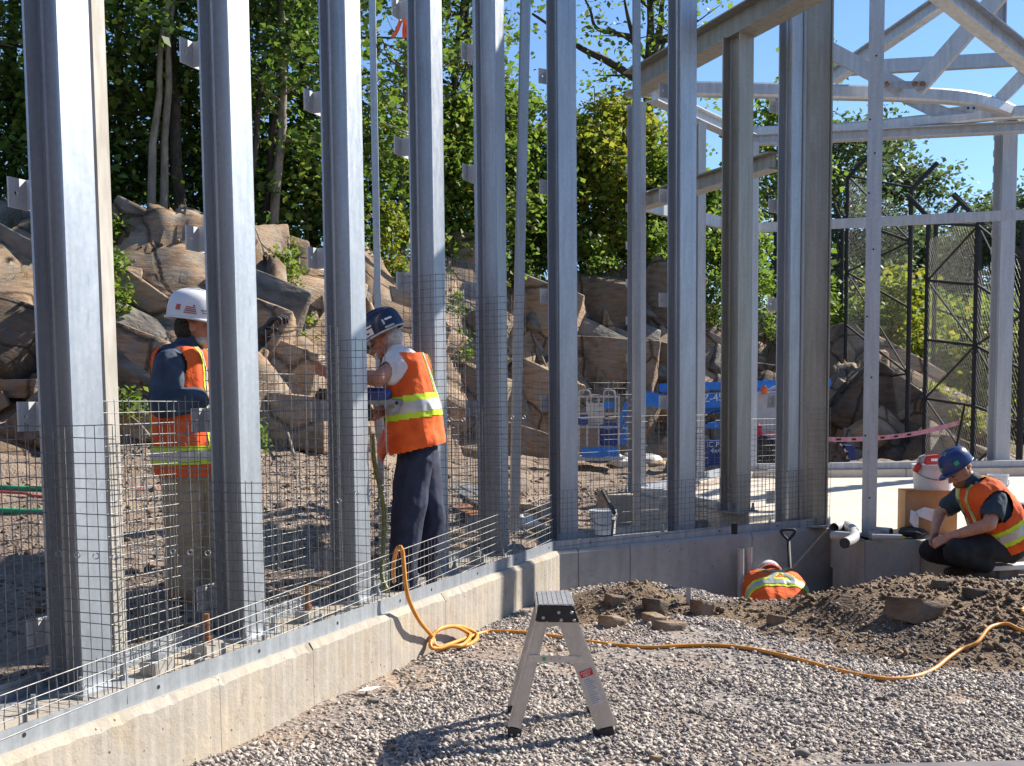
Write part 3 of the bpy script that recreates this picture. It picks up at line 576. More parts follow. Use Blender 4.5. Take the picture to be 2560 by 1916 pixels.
# bedrock blocks of the cut face: pieces of one outcrop, all dipping the same way
oc = bpy.data.objects.new('rock_outcrop', None); S.collection.objects.link(oc); oc.location = (0, 16, .5); struct(oc); oc['label'] = 'fractured brown bedrock face behind the columns'
_hv = [hull_rock(np.random.default_rng(900+i), cuts=2, rough=.018) for i in range(12)]; _hm = {}
def block(p, sx, sy, sz, R, i, mat):
    if (i, mat) not in _hm: P, f = _hv[i]; _hm[(i, mat)] = npmesh('rock', P, f, M[mat])
    o = link('rock', _hm[(i, mat)], oc); o.matrix_parent_inverse = Matrix.Identity(4); o.location = Vector(p-V3(0, 16, .5)); o.rotation_euler = R; o.scale = (sx, sy, sz); return o
for row, t0 in enumerate((.02, .2, .4, .6, .78, .93)):
    u = -60.0+row*23
    while u < 2440:
        ph = (u-1280)/F; ybb = np.interp(ph, t_phi, t_yb); ytt = np.interp(ph, t_phi, t_yt); y = ybb+(ytt-ybb)*np.clip(t0+rng.normal(0, .05), 0, 1.02); w = rng.uniform(.4, .95); dens = float(fbm(np.array([u*.004]), np.array([row*.6]))[0])
        if dens > -.28:
            x = ph*y; z = float(ground_z(np.array([x]), np.array([y]), False)[0]); mt = rng.choice(['rock', 'rock', 'rock_orange', 'rock_orange', 'rock_grey', 'rock_dark_shaded'])
            block(V3(x, y+.35*w, z-.25*w+rng.uniform(-.1, .1)), w*rng.uniform(.8, 1.5), w*rng.uniform(.6, .9), w*rng.uniform(.45, .85), (rng.normal(-.45, .12), rng.normal(.42, .13), rng.normal(.15, .25)), int(rng.integers(0, 12)), mt)
        u += w*rng.uniform(1.3, 2.3)*F/y*.8
# ------------------------------------------------------------------ foliage
def leaf_mat(name, stops, trans=.35, tc=(.28, .42, .05)):
    m, t, b = nodes(name); g = t.nodes.new('ShaderNodeNewGeometry'); r = ramp(t, g.outputs['Random Per Island'], stops); t.links.new(r.outputs[0], b.inputs['Base Color']); b.inputs['Roughness'].default_value = .55
    b.inputs['Specular IOR Level'].default_value = .3
    tr = t.nodes.new('ShaderNodeBsdfTranslucent'); t.links.new(mixc(t, .5, r.outputs[0], tc), tr.inputs[0]); mx = t.nodes.new('ShaderNodeMixShader'); mx.inputs[0].default_value = trans
    t.links.new(b.outputs[0], mx.inputs[1]); t.links.new(tr.outputs[0], mx.inputs[2]); t.links.new(mx.outputs[0], t.nodes['Material Output'].inputs[0]); return m
M['leaf_dark'] = leaf_mat('dark_leaves', [(0, (.035, .075, .02)), (.5, (.085, .15, .034)), (.9, (.16, .23, .05)), (1, (.28, .33, .07))], .36, (.22, .38, .04))
M['leaf_mid'] = leaf_mat('green_leaves', [(0, (.06, .11, .024)), (.5, (.115, .185, .036)), (.92, (.21, .26, .05)), (1, (.36, .2, .05))], .45, (.3, .48, .05))
M['leaf_yel'] = leaf_mat('yellow_green_leaves', [(0, (.06, .11, .018)), (.5, (.13, .19, .028)), (.85, (.26, .27, .035)), (1, (.38, .16, .03))], .45, (.5, .55, .05))
M['leaf_far'] = leaf_mat('far_leaves', [(0, (.05, .085, .04)), (.5, (.08, .125, .055)), (1, (.14, .17, .07))], .35, (.25, .36, .1))
M['bark'] = proc('dark_bark', (.03, .024, .018), (.09, .07, .052), 12, .95, 0, .8, .02, stretch=(1, 1, .3)); M['bark_pale'] = proc('pale_bark', (.16, .13, .1), (.3, .26, .21), 10, .9, 0, .6, .01, stretch=(1, 1, .4)); M['birch'] = proc('birch_bark', (.12, .1, .09), (.62, .58, .52), 9, .8, 0, .3, .01, stretch=(.4, .4, 2.5), lo=.38, hi=.46)
def leaves(C, size, g, flat=.5, droop=.3):
    n = len(C); nrm = g.normal(size=(n, 3)); nrm[:, 2] = np.abs(nrm[:, 2])+flat; nrm /= np.linalg.norm(nrm, axis=1)[:, None]
    d = g.normal(size=(n, 3)); d[:, 2] -= droop; d -= nrm*(d*nrm).sum(1)[:, None]; d /= np.linalg.norm(d, axis=1)[:, None]; s = np.cross(nrm, d)
    L = size*g.uniform(.45, 1.35, n)[:, None]; W = L*g.uniform(.3, .42, n)[:, None]
    V = np.stack([C, C+d*L*.45+s*W+nrm*L*.1, C+d*L, C+d*L*.45-s*W+nrm*L*.1], 1).reshape(-1, 3); return V, np.arange(4*n).reshape(n, 4)
def tree(name, label, base, h, cr, z0, nleaf, ls, tr=.1, lean=(0, 0), leaf='leaf_dark', bark='bark', nb=26, group='trees on the rock ridge', seed=1, sig=.2, up=.5, limbs=None, cat='tree'):
    g = np.random.default_rng(seed); base = np.asarray(base, float); o = thing(name, label, cat, base-V3(0, 0, .15), group); m_ = MB()
    N = 9; tp = [V3(lean[0]*h*(t**1.2), lean[1]*h*t, h*t)+V3(*(g.normal(size=2)*.03*h*t*(1-t)), 0) for t in np.linspace(0, 1, N)]
    m_.tube(tp, [tr*(1-.85*t)+.006 for t in np.linspace(0, 1, N)], 8); tips = []
    for i in range(nb):
        t = g.uniform(z0, 1.0); k = t*(N-1); j = min(int(k), N-2); p0 = tp[j]+(tp[j+1]-tp[j])*(k-j); a = g.uniform(0, 2*math.pi); q = (t-z0)/(1-z0); R = cr*(.45+.55*math.sin(math.pi*(.15+.8*q)))*g.uniform(.7, 1.15)*(1-.35*q)
        dr = V3(math.cos(a), math.sin(a), up*g.uniform(.2, 1.2)); p1 = p0+dr*R*.5+g.normal(size=3)*.08*R; p2 = p0+dr*R+V3(0, 0, -.12*R)+g.normal(size=3)*.1*R
        m_.tube([p0, p1, p2], [tr*.32*(1-t*.5), tr*.18, .006], 5); tips += [(p0+p1)/2, p1, (p1+p2)/2, p2]
        for _ in range(3):
            e = p1+(p2-p1)*g.uniform(0, 1)+g.normal(size=3)*V3(.28, .28, .2)*R; m_.tube([p1+(p2-p1)*g.uniform(0, .6), e], [tr*.1, .004], 4); tips += [e, e]
    if limbs:
        for (pts, r) in limbs: m_.tube(spline([np.asarray(p)-base for p in pts], 5), [r*(1-.75*k/(5*(len(pts)-1))) for k in range(5*(len(pts)-1)+1)], 7); tips += [np.asarray(p)-base for p in pts[2:]]*2
    off = V3(0, 0, -.15); m_.v = [tuple(np.array(v)-off*0) for v in m_.v]
    link('trunk', m_.mesh('trunk', M[bark], True), o)
    tips = np.array(tips); C = tips[g.integers(0, len(tips), nleaf)]+np.clip(g.normal(size=(nleaf, 3)), -1.7, 1.7)*sig*V3(1, 1, .8); V, Q = leaves(C, ls, g)
    link('crown', npmesh('crown', V, Q, M[leaf]), o); return o
def tpos(u, y): 
    x = (u-1280)/F*y; return V3(x, y, ground_z(np.array([x]), np.array([y]), False)[0])
TL = [(-90, 18.6, 9.5, 1.9), (60, 20, 10.5, 2.0), (190, 18.8, 9.5, 1.7), (330, 21, 10.5, 2.2), (480, 19.4, 9.5, 1.8), (600, 21.5, 10.5, 2.2), (690, 19.9, 9, 1.6), (800, 22, 10, 2.0), (900, 21.5, 9.5, 1.7), (1010, 23.3, 10.5, 2.0), (1120, 24.5, 10, 1.9), (1205, 25, 7.5, 1.5)]
TLl = ['leafy tree at the far left edge above the grey slab', 'tall dark leafy tree left of the nearest column top', 'leafy tree behind the gap right of the nearest column', 'tall tree with dark crown behind the pale weathered post', 'leafy tree rising behind the second column', 'dark leafy tree right of the second column',
    'leafy tree left of the third column', 'tall dark tree behind the third column', 'leafy tree behind the slim shiny post', 'tall tree behind the fourth column with the ribbon', 'leafy tree between fourth and fifth column', 'smaller green tree right of the fifth column']
for i, (u, y, h, r) in enumerate(TL):
    tree('broadleaf_tree', TLl[i], tpos(u, y), h, r, .16 if i % 2 else .22, 4700 if i < 8 else 3100, .155, .085+.02*(i % 3), ((-.05, .04, .1, -.03)[i % 4], 0), 'leaf_dark' if i < 8 else 'leaf_mid', 'bark' if i % 3 else 'bark_pale', 34, seed=10+i, sig=.22)
for i, (u, y, h, lx) in enumerate(((395, 18.9, 6, .12), (425, 19, 6.5, .1), (270, 19.2, 5.5, -.04), (640, 19.6, 5, .1), (665, 20, 5.5, .16), (560, 19.5, 5, -.05))):
    tree('young_tree', ['slender pale trunk leaning right behind the second column', 'thicker leaning trunk of the pair left of the second column', 'thin dark young tree beside the pale weathered post', 'thin leaning stem at the top of the slope', 'dark thin stem right of the second column', 'bushy young tree on the ridge'][i], tpos(u, y), h, .9, .55, 1300, .14, .07, (lx, 0), 'leaf_dark', 'bark_pale' if i < 2 else 'bark', 10, seed=40+i)
b0 = tpos(1030, 21.3); o = tree('birch_tree', 'thin white birch stem leaning up behind the fourth column', b0, 5.0, .8, .6, 700, .12, .06, (.06, 0), 'leaf_mid', 'birch', 8, seed=50)
US = [(-60, 19.5), (30, 20.5), (110, 19.3), (240, 20.2), (300, 21.5), (350, 20), (520, 20.8), (570, 20.2), (640, 21), (720, 21.2), (780, 21), (850, 22.5), (940, 22.6), (1060, 24), (150, 22.5), (450, 22), (1180, 25.2)]
for i, (u, y) in enumerate(US):
    tree('understory_bush', ['dark bush at the left edge above the dry grass', 'leafy bush left of the nearest column', 'low dark bush on the ridge behind the nearest column', 'dark bush behind the vine', 'bush under the leaning trunks', 'dense bush left of the second column', 'dark leafy bush right of the second column', 'bush among the thin stems', 'leafy bush left of the third column at ridge height', 'dense bush touching the third column', 'bush right behind the third column', 'bright bush behind the slim shiny post', 'bush left of the fourth column', 'bush right of the fourth column', 'bush far behind the nearest column', 'bush far behind the second column', 'bush behind the fifth column'][i], tpos(u, y), 2.2+.6*(i % 3), 1.2, .04, 1700, .15, .04, (0, 0), 'leaf_dark' if i < 10 else 'leaf_mid', 'bark', 20, 'bushes on the ridge', 300+i, .28, .6, cat='bush')
# yellow green shrubs and saplings in the middle
SH = [(1300, 26.8, 4.3, 1.0), (1350, 27.3, 3.4, 1.0), (1400, 28.3, 4.6, 1.1), (1455, 27.6, 3.8, 1.0), (1490, 28.8, 5.0, 1.2), (1535, 28, 4.4, 1.1), (1580, 29.2, 4.6, 1.2), (1640, 28.4, 3.4, 1.1), (1690, 29.4, 3.6, 1.1), (1760, 29.6, 3.2, 1.1), (1830, 30, 3.0, 1.0), (1240, 26.4, 4.2, 1.0), (1160, 24.6, 3.4, .9), (1090, 24, 3.0, .9)]
SHl = ['green sapling right of the pale leaning post', 'bushy sapling left of the corner column', 'tall sapling behind the corner column', 'yellow green sapling right of the corner column', 'tall yellow green sapling above the dark boulder', 'yellow sapling left of the slim angle post', 'yellow green sapling behind the slim angle post', 'green shrub right of the slim angle post', 'shrub behind the second right wall column', 'shrub left of the inner tan column', 'low shrub behind the inner tan column', 'green sapling behind the fifth column', 'small sapling on the ridge between fourth and fifth column', 'small green shrub above the tall mesh panel']
for i, (u, y, h, r) in enumerate(SH):
    tree('sapling', SHl[i], tpos(u, y), h, r, .08, 4200, .15, .035, (0, 0), 'leaf_yel' if 3 <= i <= 6 else 'leaf_mid', 'bark', 22, 'saplings on the ridge', 70+i, .22, .7)
# tall dark tree with bare limbs against the sky
tb = tpos(1625, 30.5); L = lambda u, v, y=30.5: aty(u, v, y)
tree('bare_limbed_tree', 'tall dark tree with long bare limbs against the blue sky', tb, 11.5, 2.0, .42, 3400, .17, .21, (-.002, 0), 'leaf_mid', 'bark', 26, seed=91, sig=.28,
     limbs=[([L(1600, 190), L(1520, 140), L(1450, 105), L(1390, 60), L(1330, 20)], .12), ([L(1590, 80), L(1540, 70), L(1490, 55), L(1475, 10), L(1450, -40)], .08), ([L(1630, 130), L(1650, 60), L(1655, 0), L(1670, -80)], .13), ([L(1600, 120), L(1575, 50), L(1560, -20)], .1), ([L(1650, 90), L(1690, 60), L(1720, -10)], .06)])
tree('broadleaf_tree', 'green tree behind the wide column and ring beams', tpos(1960, 33), 9.0, 1.5, .3, 3600, .19, .1, (.0, 0), 'leaf_mid', 'bark', 22, 'trees beyond the fence', 92, .3)
FT = [(2090, 40, 8.2), (2180, 44, 8.5), (2270, 42, 7.6), (2350, 47, 7.2), (2420, 43, 7.0), (2500, 46, 8.8), (2590, 44, 10), (2690, 45, 10), (2010, 43, 7)]
FTl = ['hazy green tree left of the door post beyond the fence', 'hazy tree behind the door post', 'round pale green tree right of the door post', 'low pale tree beyond the fence gap', 'pale tree left of the white back column', 'taller tree behind the white back column', 'tree at the right edge behind the last fence post', 'tree just past the right edge', 'pale tree behind the wide column']
for i, (u, y, h) in enumerate(FT):
    tree('distant_tree', FTl[i], tpos(u, y)-V3(0, 0, .5), h*1.08, 2.9, .1, 8000, .21, .12, (0, 0), 'leaf_far', 'bark', 24, 'trees beyond the fence', 120+i, .45)
for i, (u, y, h) in enumerate(((2370, 50, 9.4), (2440, 49, 9.6), (2480, 52, 10.5))):
    tree('leafless_tree', ['leafless twiggy tree against the pale sky', 'bare thin branches left of the white back column', 'bare tree crown behind the white back column'][i], tpos(u, y), h, 1.9, .45, 30, .15, .09, (0, 0), 'leaf_far', 'bark_pale', 40, 'leafless trees', 140+i)
ORD = ['first', 'second', 'third', 'fourth', 'fifth', 'sixth', 'seventh', 'eighth', 'ninth', 'tenth', 'eleventh', 'twelfth', 'thirteenth', 'fourteenth', 'fifteenth', 'sixteenth', 'seventeenth', 'eighteenth']
for i in range(18):   # dense bushes behind the black fence
    u = 1990+i*39+rng.uniform(-10, 10); y = 31+rng.uniform(0, 6); x = (u-1280)/F*y; bz = ground_z(np.array([x]), np.array([y]), False)[0]
    tree('bush', 'dense bush behind the black fence, '+ORD[i]+' from the left', V3(x, y, min(bz, .6)-.3), rng.uniform(2.8, 4.4), 1.7, .03, 3600, .2, .04, (0, 0), 'leaf_mid' if i % 3 else 'leaf_yel', 'bark', 20, 'bushes behind the black fence', 160+i, .35, .6, cat='bush')
# low plants on the rocks
def plant(u, v, wpx, hpx, n, label, leaf='leaf_mid', ls=.09, y=None):
    p = hit(u, v+hpx*.5) if y is None else aty(u, v+hpx*.5, y); w = wpx/F*p[1]; h = hpx/F*p[1]
    return tree('leafy_plant', label, p+V3(0, -.35, .05), h, w*.5, .05, n, ls, .012, (0, 0), leaf, 'bark', 14, 'plants on the rock slope', int(u+v), .09, .6, cat='plant')
for a in ((300, 720, 80, 170, 900, 'vine of round green leaves hanging beside the pale weathered post'), (300, 590, 60, 70, 300, 'leafy sprig on the ledge right of the nearest column'), (720, 690, 90, 120, 500, 'green plant growing left of the third column'), (740, 640, 80, 80, 300, 'sprig under the trees left of the third column'), (700, 820, 60, 50, 240, 'grassy plant beside the raised black glove'), (770, 830, 60, 60, 260, 'bright green plant left of the third column'), (985, 600, 100, 160, 700, 'leafy plant hanging over the rocks right of the slim post', 'leaf_yel'), (1010, 690, 50, 50, 200, 'small plant on the brown rock'),
    (1150, 800, 80, 120, 420, 'green plant behind the tall mesh panel'), (1150, 880, 60, 60, 200, 'small weed low behind the tall mesh panel'), (1310, 690, 90, 90, 420, 'fern bush left of the corner column'), (1480, 660, 160, 90, 900, 'ferns over the dark boulder'), (1640, 700, 70, 80, 300, 'dry shrub on the tan rock', 'leaf_yel'), (1770, 740, 110, 120, 600, 'ferns right of the second right wall column'), (1780, 800, 80, 60, 300, 'low ferns above the orange block'), (1915, 830, 70, 90, 300, 'green shrub between the inner columns'), (1930, 780, 60, 120, 300, 'green fern fronds behind the inner column'), (2330, 1000, 120, 80, 600, 'bright weeds along the foot of the black fence', 'leaf_yel'), (2400, 1050, 100, 90, 500, 'grassy weeds under the fence panel', 'leaf_yel'), (655, 1095, 40, 50, 150, 'small weed beside the mesh at the slope foot'), (345, 1010, 90, 40, 200, 'thin weeds behind the first mesh bay')): plant(*a)
# dry grass tufts: stuff
def grass(name, spots, n, hgt, mat, label):
    Vs = []; 
    for (u, v, rad) in spots:
        p = hit(u, v); c = p+np.stack([rng.normal(0, rad, n), rng.normal(0, rad*.6, n), np.zeros(n)], 1); c[:, 2] = ground_z(c[:, 0], c[:, 1], False)-.02
        h = hgt*rng.uniform(.5, 1.2, n); l = rng.normal(0, .35, (n, 2)); a = rng.uniform(0, 6.28, n); wv = np.stack([np.cos(a), np.sin(a), 0*a], 1)*.006
        t = c+np.stack([l[:, 0]*h, l[:, 1]*h, h], 1); mid = (c+t)/2+V3(0, 0, .08)*h[:, None]
        Vs.append(np.stack([c-wv, c+wv, mid+wv*.7, t, mid-wv*.7], 1).reshape(-1, 3))
    V = np.concatenate(Vs); o = struct(link(name, npmesh(name, V, np.arange(len(V)).reshape(-1, 5), mat)), 'stuff'); return tag(o, label, 'grass')
M['dry_grass'] = leaf_mat('dry_grass', [(0, (.2, .13, .05)), (.6, (.34, .24, .09)), (1, (.15, .2, .04))], .3, (.5, .35, .1)); M['green_grass'] = leaf_mat('green_grass', [(0, (.05, .1, .02)), (1, (.2, .26, .05))], .35)
grass('dry_grass', [(20, 560, .3), (60, 570, .3), (70, 740, .15), (330, 610, .25), (1320, 720, .3), (1640, 700, .3), (1470, 700, .5), (1000, 680, .2), (1930, 830, .3), (850, 690, .3), (450, 570, .4)], 160, .38, M['dry_grass'], 'tufts of dry tan grass on the rock ledges')
grass('green_grass', [(75, 760, .2), (700, 820, .25), (790, 850, .3), (2330, 1040, .6), (2400, 1080, .5), (2280, 1000, .4), (1500, 690, .7), (1800, 770, .5), (620, 800, .2)], 240, .34, M['green_grass'], 'green grass along the fence foot and rock ledges')
# ------------------------------------------------------------------ second enclosure: pad, kerbs, steel frame
def padz(y): return .33+.055*(y-10.8)
T1 = 4.95; T2 = 3.8
P1 = atz(1592, 1234, .5); P2 = atz(1838, 1280, .5); P5 = aty(1869, 1176, 14.7); P4 = aty(2495, 1163, 14.9); P6 = V3(9.2, 14.6, P4[2])
poly = [P2*V3(1, 1, 0), P1*V3(1, 1, 0), P5*V3(1, 1, 0), P6*V3(1, 1, 0), V3(9.5, 9.6, 0), k2*V3(1, 1, 0)+V3(.02, .05, 0), k1*V3(1, 1, 0)+V3(0, .35, 0), E0*V3(1, 1, 0)+V3(-.1, .5, 0)]
for p in poly: p[2] = padz(p[1])
m_ = MB(); m_.prism([p-V3(0, 0, .4) for p in poly], (0, 0, .4)); struct(m_.build('concrete_pad', M['concrete_pad']))
def kerb(a, b, zt, w, label, chan=True):
    o = thing('concrete_kerb', label, 'kerb', a*V3(1, 1, 0)); d = unit((b-a)*V3(1, 1, 0)); n = V3(d[1], -d[0], 0)
    A0, B0 = a*V3(1, 1, 0)+V3(0, 0, -.1), b*V3(1, 1, 0)+V3(0, 0, -.1); L_ = np.linalg.norm((b-a)[:2]); ns = max(1, int(L_/1.6))
    for i in range(ns):
        p = A0+(B0-A0)*i/ns+d*.003; q = A0+(B0-A0)*(i+1)/ns-d*.003; z0 = a[2]+(b[2]-a[2])*i/ns if zt is None else zt; z1 = a[2]+(b[2]-a[2])*(i+1)/ns if zt is None else zt
        MB().add([p-n*w/2, q-n*w/2, q+n*w/2, p+n*w/2]+[p-n*w/2+V3(0, 0, z0+.1), q-n*w/2+V3(0, 0, z1+.1), q+n*w/2+V3(0, 0, z1+.1), p+n*w/2+V3(0, 0, z0+.1)], [(3, 2, 1, 0), (4, 5, 6, 7), (0, 1, 5, 4), (1, 2, 6, 5), (2, 3, 7, 6), (3, 0, 4, 7)]).build('panel', M['concrete_pad'], o, bevel=.008)
    if chan:
        z = lambda t: (a[2]+(b[2]-a[2])*t) if zt is None else zt
        MB().beam(a*V3(1, 1, 0)+V3(0, 0, z(0)+.045), b*V3(1, 1, 0)+V3(0, 0, z(1)+.045), .12, .08).build('base_channel', M['galv_pale'], o)
    return o
kerb(P1, P2, None, .3, 'concrete kerb below the inner tan columns'); kerb(P1+V3(.1, .2, 0), P5, None, .25, 'pale concrete kerb running back behind the second right wall column'); kerb(P5, P6, None, .25, 'long pale kerb at the back of the concrete pad')
tag(MB().box(aty(1600, 1278, 12.3)+V3(0, .2, -.1), .36, .2, .28).build('concrete_block', M['concrete'], bevel=.01), 'square concrete block behind the white bucket', 'concrete block')
def ibetween(o, name, a, b, w=.2, h=.2, t=.014, mat='galv_dull', up=ZUP):
    a = np.asarray(a, float); b = np.asarray(b, float); d = unit(b-a); x = unit(np.cross(d, up)); z = np.cross(x, d); m_ = MB(); L_ = np.linalg.norm(b-a)/2; c = (a+b)/2
    m_.box(c+z*(h/2-t/2), L_, w/2, t/2, d, x, z); m_.box(c-z*(h/2-t/2), L_, w/2, t/2, d, x, z); m_.box(c, L_-.001, t/2, h/2-t-.0005, d, x, z); return m_.build(name, M[mat], o)
def post(p, ztop, label, w=.2, dp=.2, rz=0, clips=(), mat='galv_pale', cs=1):
    o = thing('frame_column', label, 'column', p, 'columns of the second enclosure', rz); ibeam_parts(o, ztop-p[2], w, dp, mat=mat); base_plate(o, w+.1, dp+.1)
    for z in clips: clip(o, z-p[2], dp*cs, .06, .09, .15)
    return o
cl = np.arange(1.2, 5, .42)
post(P1, T1-.13, 'inner column under the low end of the sloping roof beam', .16, .16, .25, cl)
post(P2, T1-.13, 'inner tan column joined to the sloping roof beam', .2, .2, .7, mat='galv_olive')
post(P5, T1-.12, 'pale inner corner column right of the tan column, with short clips', .16, .18, .4, cl)
post(aty(1748, 1195, 13.6), T1-.13, 'white inner post right of the second right wall column', .1, .1, .3)
post(P4, 5.14, 'white back column with rows of short clips at the right', .2, .22, .1, list(cl)+list(cl+.2))
def fr(name, label, pts, w=.2, h=.2, mat='galv_pale', I=True):
    o = thing(name, label, 'steel beam', pts[0], 'roof and wall beams of the second enclosure')
    for i in range(len(pts)-1):
        if I: ibetween(o, 'beam_section', pts[i], pts[i+1], w, h, mat=mat)
        else: MB().beam(pts[i], pts[i+1], w, h).build('beam_section', M[mat], o)
    return o
e1 = atz(1596, 205, T1); e2 = atz(2010, -28, T1)
fr('roof_beam', 'wide tan roof beam rising from the slim angle post to the top', [e1-unit(e2-e1)*.12, e1+(e2-e1)*1.35], .24, .24, 'galv_olive')
fr('roof_beam', 'pale beam running back from the low end of the roof beam', [atz(1630, 236, T1), atz(1880, 352, T1)], .15, .15)
fr('roof_beam', 'straight pale beam under the curved tube at the back', [atz(1872, 352, T1), atz(2620, 316, T1)], .15, .13)
fr('wall_beam', 'tan middle beam sloping between the inner columns', [atz(1600, 508, T2), atz(1940, 402, T2)], .18, .16, 'galv_olive')
fr('wall_beam', 'white flat beam running back behind the second right wall column', [atz(1604, 512, T2), atz(1862, 571, T2)], .06, .14, I=False)
fr('wall_beam', 'long white flat beam across the back, right half of the picture', [atz(1870, 571, T2), atz(2640, 533, T2)], .06, .12, I=False)
def sweep(pts, w, h):
    P = [np.asarray(p, float) for p in pts]; m = len(P); V = []; m_ = MB()
    for i in range(m):
        d = unit((P[min(i+1, m-1)]-P[max(i-1, 0)])*V3(1, 1, 0)); n = V3(d[1], -d[0], 0)
        for a, b in ((-1, -.7), (-.7, -1), (.7, -1), (1, -.7), (1, .7), (.7, 1), (-.7, 1), (-1, .7)): V.append(P[i]+n*a*w/2+V3(0, 0, b*h/2))
    Fc = [(i*8+k, i*8+(k+1) % 8, i*8+8+(k+1) % 8, i*8+8+k) for i in range(m-1) for k in range(8)]+[tuple(range(8))[::-1], tuple(range(m*8-8, m*8))]
    return m_.add(V, Fc)
ZR = 5.12
r1 = spline([atz(1600, 222, ZR), atz(1850, 226, ZR), atz(2100, 232, ZR), atz(2300, 238, ZR), atz(2430, 250, ZR), atz(2520, 278, ZR), atz(2590, 325, ZR), atz(2630, 380, ZR)], 8)
tag(sweep(r1, .14, .16).build('curved_tube', M['galv_pale']), 'curved steel tube sweeping across the upper right and bending back', 'steel tube')
r2 = spline([atz(1862, 334, ZR-.02), atz(2100, 324, ZR-.02), atz(2330, 302, ZR-.02), atz(2500, 285, ZR-.02), atz(2640, 278, ZR-.02)], 8)
tag(sweep(r2, .13, .15).build('curved_tube', M['galv_pale']), 'lower steel tube just above the straight pale beam', 'steel tube')
Pt = lambda u, v, y: aty(u, v, y)
for lb, a, b, w, h, I in (('short brace coming down to the bolts on the curved tube', Pt(2060, 118, 13.2), Pt(2256, 224, 13.1), .06, .17, 0), ('brace rising right from the bolts on the curved tube', Pt(2290, 225, 13.1), Pt(2540, -60, 12.4), .06, .2, 0), ('heavy rafter falling to the right at the upper right corner', Pt(2330, -40, 10.6), Pt(2640, 205, 11.2), .17, .17, 1),
        ('thin rafter rising right behind the wide column', Pt(2080, 195, 14.2), Pt(2420, -40, 13), .16, .16, 1), ('level tie beam near the upper right', Pt(2120, 172, 15.2), Pt(2640, 143, 15.2), .1, .17, 0), ('vertical hanger at the top right', Pt(2500, -60, 13.4), Pt(2498, 72, 13.4), .12, .12, 1), ('short brace at the right edge above the tube bend', Pt(2500, 250, 14.4), Pt(2600, 145, 14.2), .06, .16, 0), ('lower rafter piece left of the roof hanger', Pt(2440, 45, 13.6), Pt(2580, 190, 13.4), .1, .12, 0)):
    o = fr('roof_brace', lb, [a, b], w, h, I=bool(I))
def bolt(o, p, r=.028): MB().lathe([(r, 0), (r*.9, .012), (r*.4, .022)], 10, np.array([[1, 0, 0], [0, 0, 1], [0, -1, 0]], float).T, p).build('bolt', M['rust'], o)
gp = thing('gusset_plate', 'flat gusset plate hanging under the curved tube with two small holes', 'steel plate', Pt(2330, 270, 13.2))
m_ = MB(); m_.prism([Pt(2255, 256, 13.2), Pt(2340, 258, 13.2), Pt(2372, 270, 13.25), Pt(2440, 262, 13.3), Pt(2436, 282, 13.3), Pt(2330, 292, 13.2)], (0, .012, 0)); m_.build('plate', M['galv_dull'], gp)
for u in (2420, 2434): MB().lathe([(.016, 0), (.016, .003)], 10, np.array([[1, 0, 0], [0, 0, 1], [0, -1, 0]], float).T, Pt(u, 271, 13.2)+V3(0, -.004, 0)).build('bolt_hole', M['black'], gp)
gp = thing('gusset_plate', 'bolted plate where two braces meet on the curved tube', 'steel plate', Pt(2270, 224, 13.0))
m_ = MB(); m_.prism([Pt(2215, 222, 13.0), Pt(2310, 222, 13.0), Pt(2312, 203, 13.0), Pt(2210, 203, 13.0)], (0, .012, 0)); m_.build('plate', M['galv_dull'], gp)
for u, v in ((2219, 209), (2288, 210), (2306, 210)): bolt(gp, Pt(u, v, 12.99))

# ------------------------------------------------------------------ black chain link fences
M['black_paint'] = proc('black_paint', (.012, .012, .013), (.025, .025, .026), 20, .7); M['dark_wire'] = proc('dark_fence_wire', (.02, .02, .02), (.05, .05, .05), 30, .5, .3)
def clink(o, a, b, h0, h1, pitch=.075, r=.0011):
    """diamond mesh between two bottom points"""
    L_ = np.linalg.norm(b-a); X = (b-a)/L_; Hh = min(h0, h1); m_ = MB()
    for sgn in (1, -1):
        s = -Hh
        while s < L_:
            x0, z0 = s, 0.0; x1, z1 = s+Hh, Hh
            if x0 < 0: z0 -= x0; x0 = 0
            if x1 > L_: z1 -= x1-L_; x1 = L_
            if z1-z0 > .02:
                q = (lambda x: x) if sgn == 1 else (lambda x: L_-x); m_.tube([a+X*q(x0)+V3(0, 0, z0), a+X*q(x1)+V3(0, 0, z1)], r, 3, caps=False)
            s += pitch
    c = m_.build('chain_link', M['dark_wire'], o); c['kind'] = 'stuff'; return c
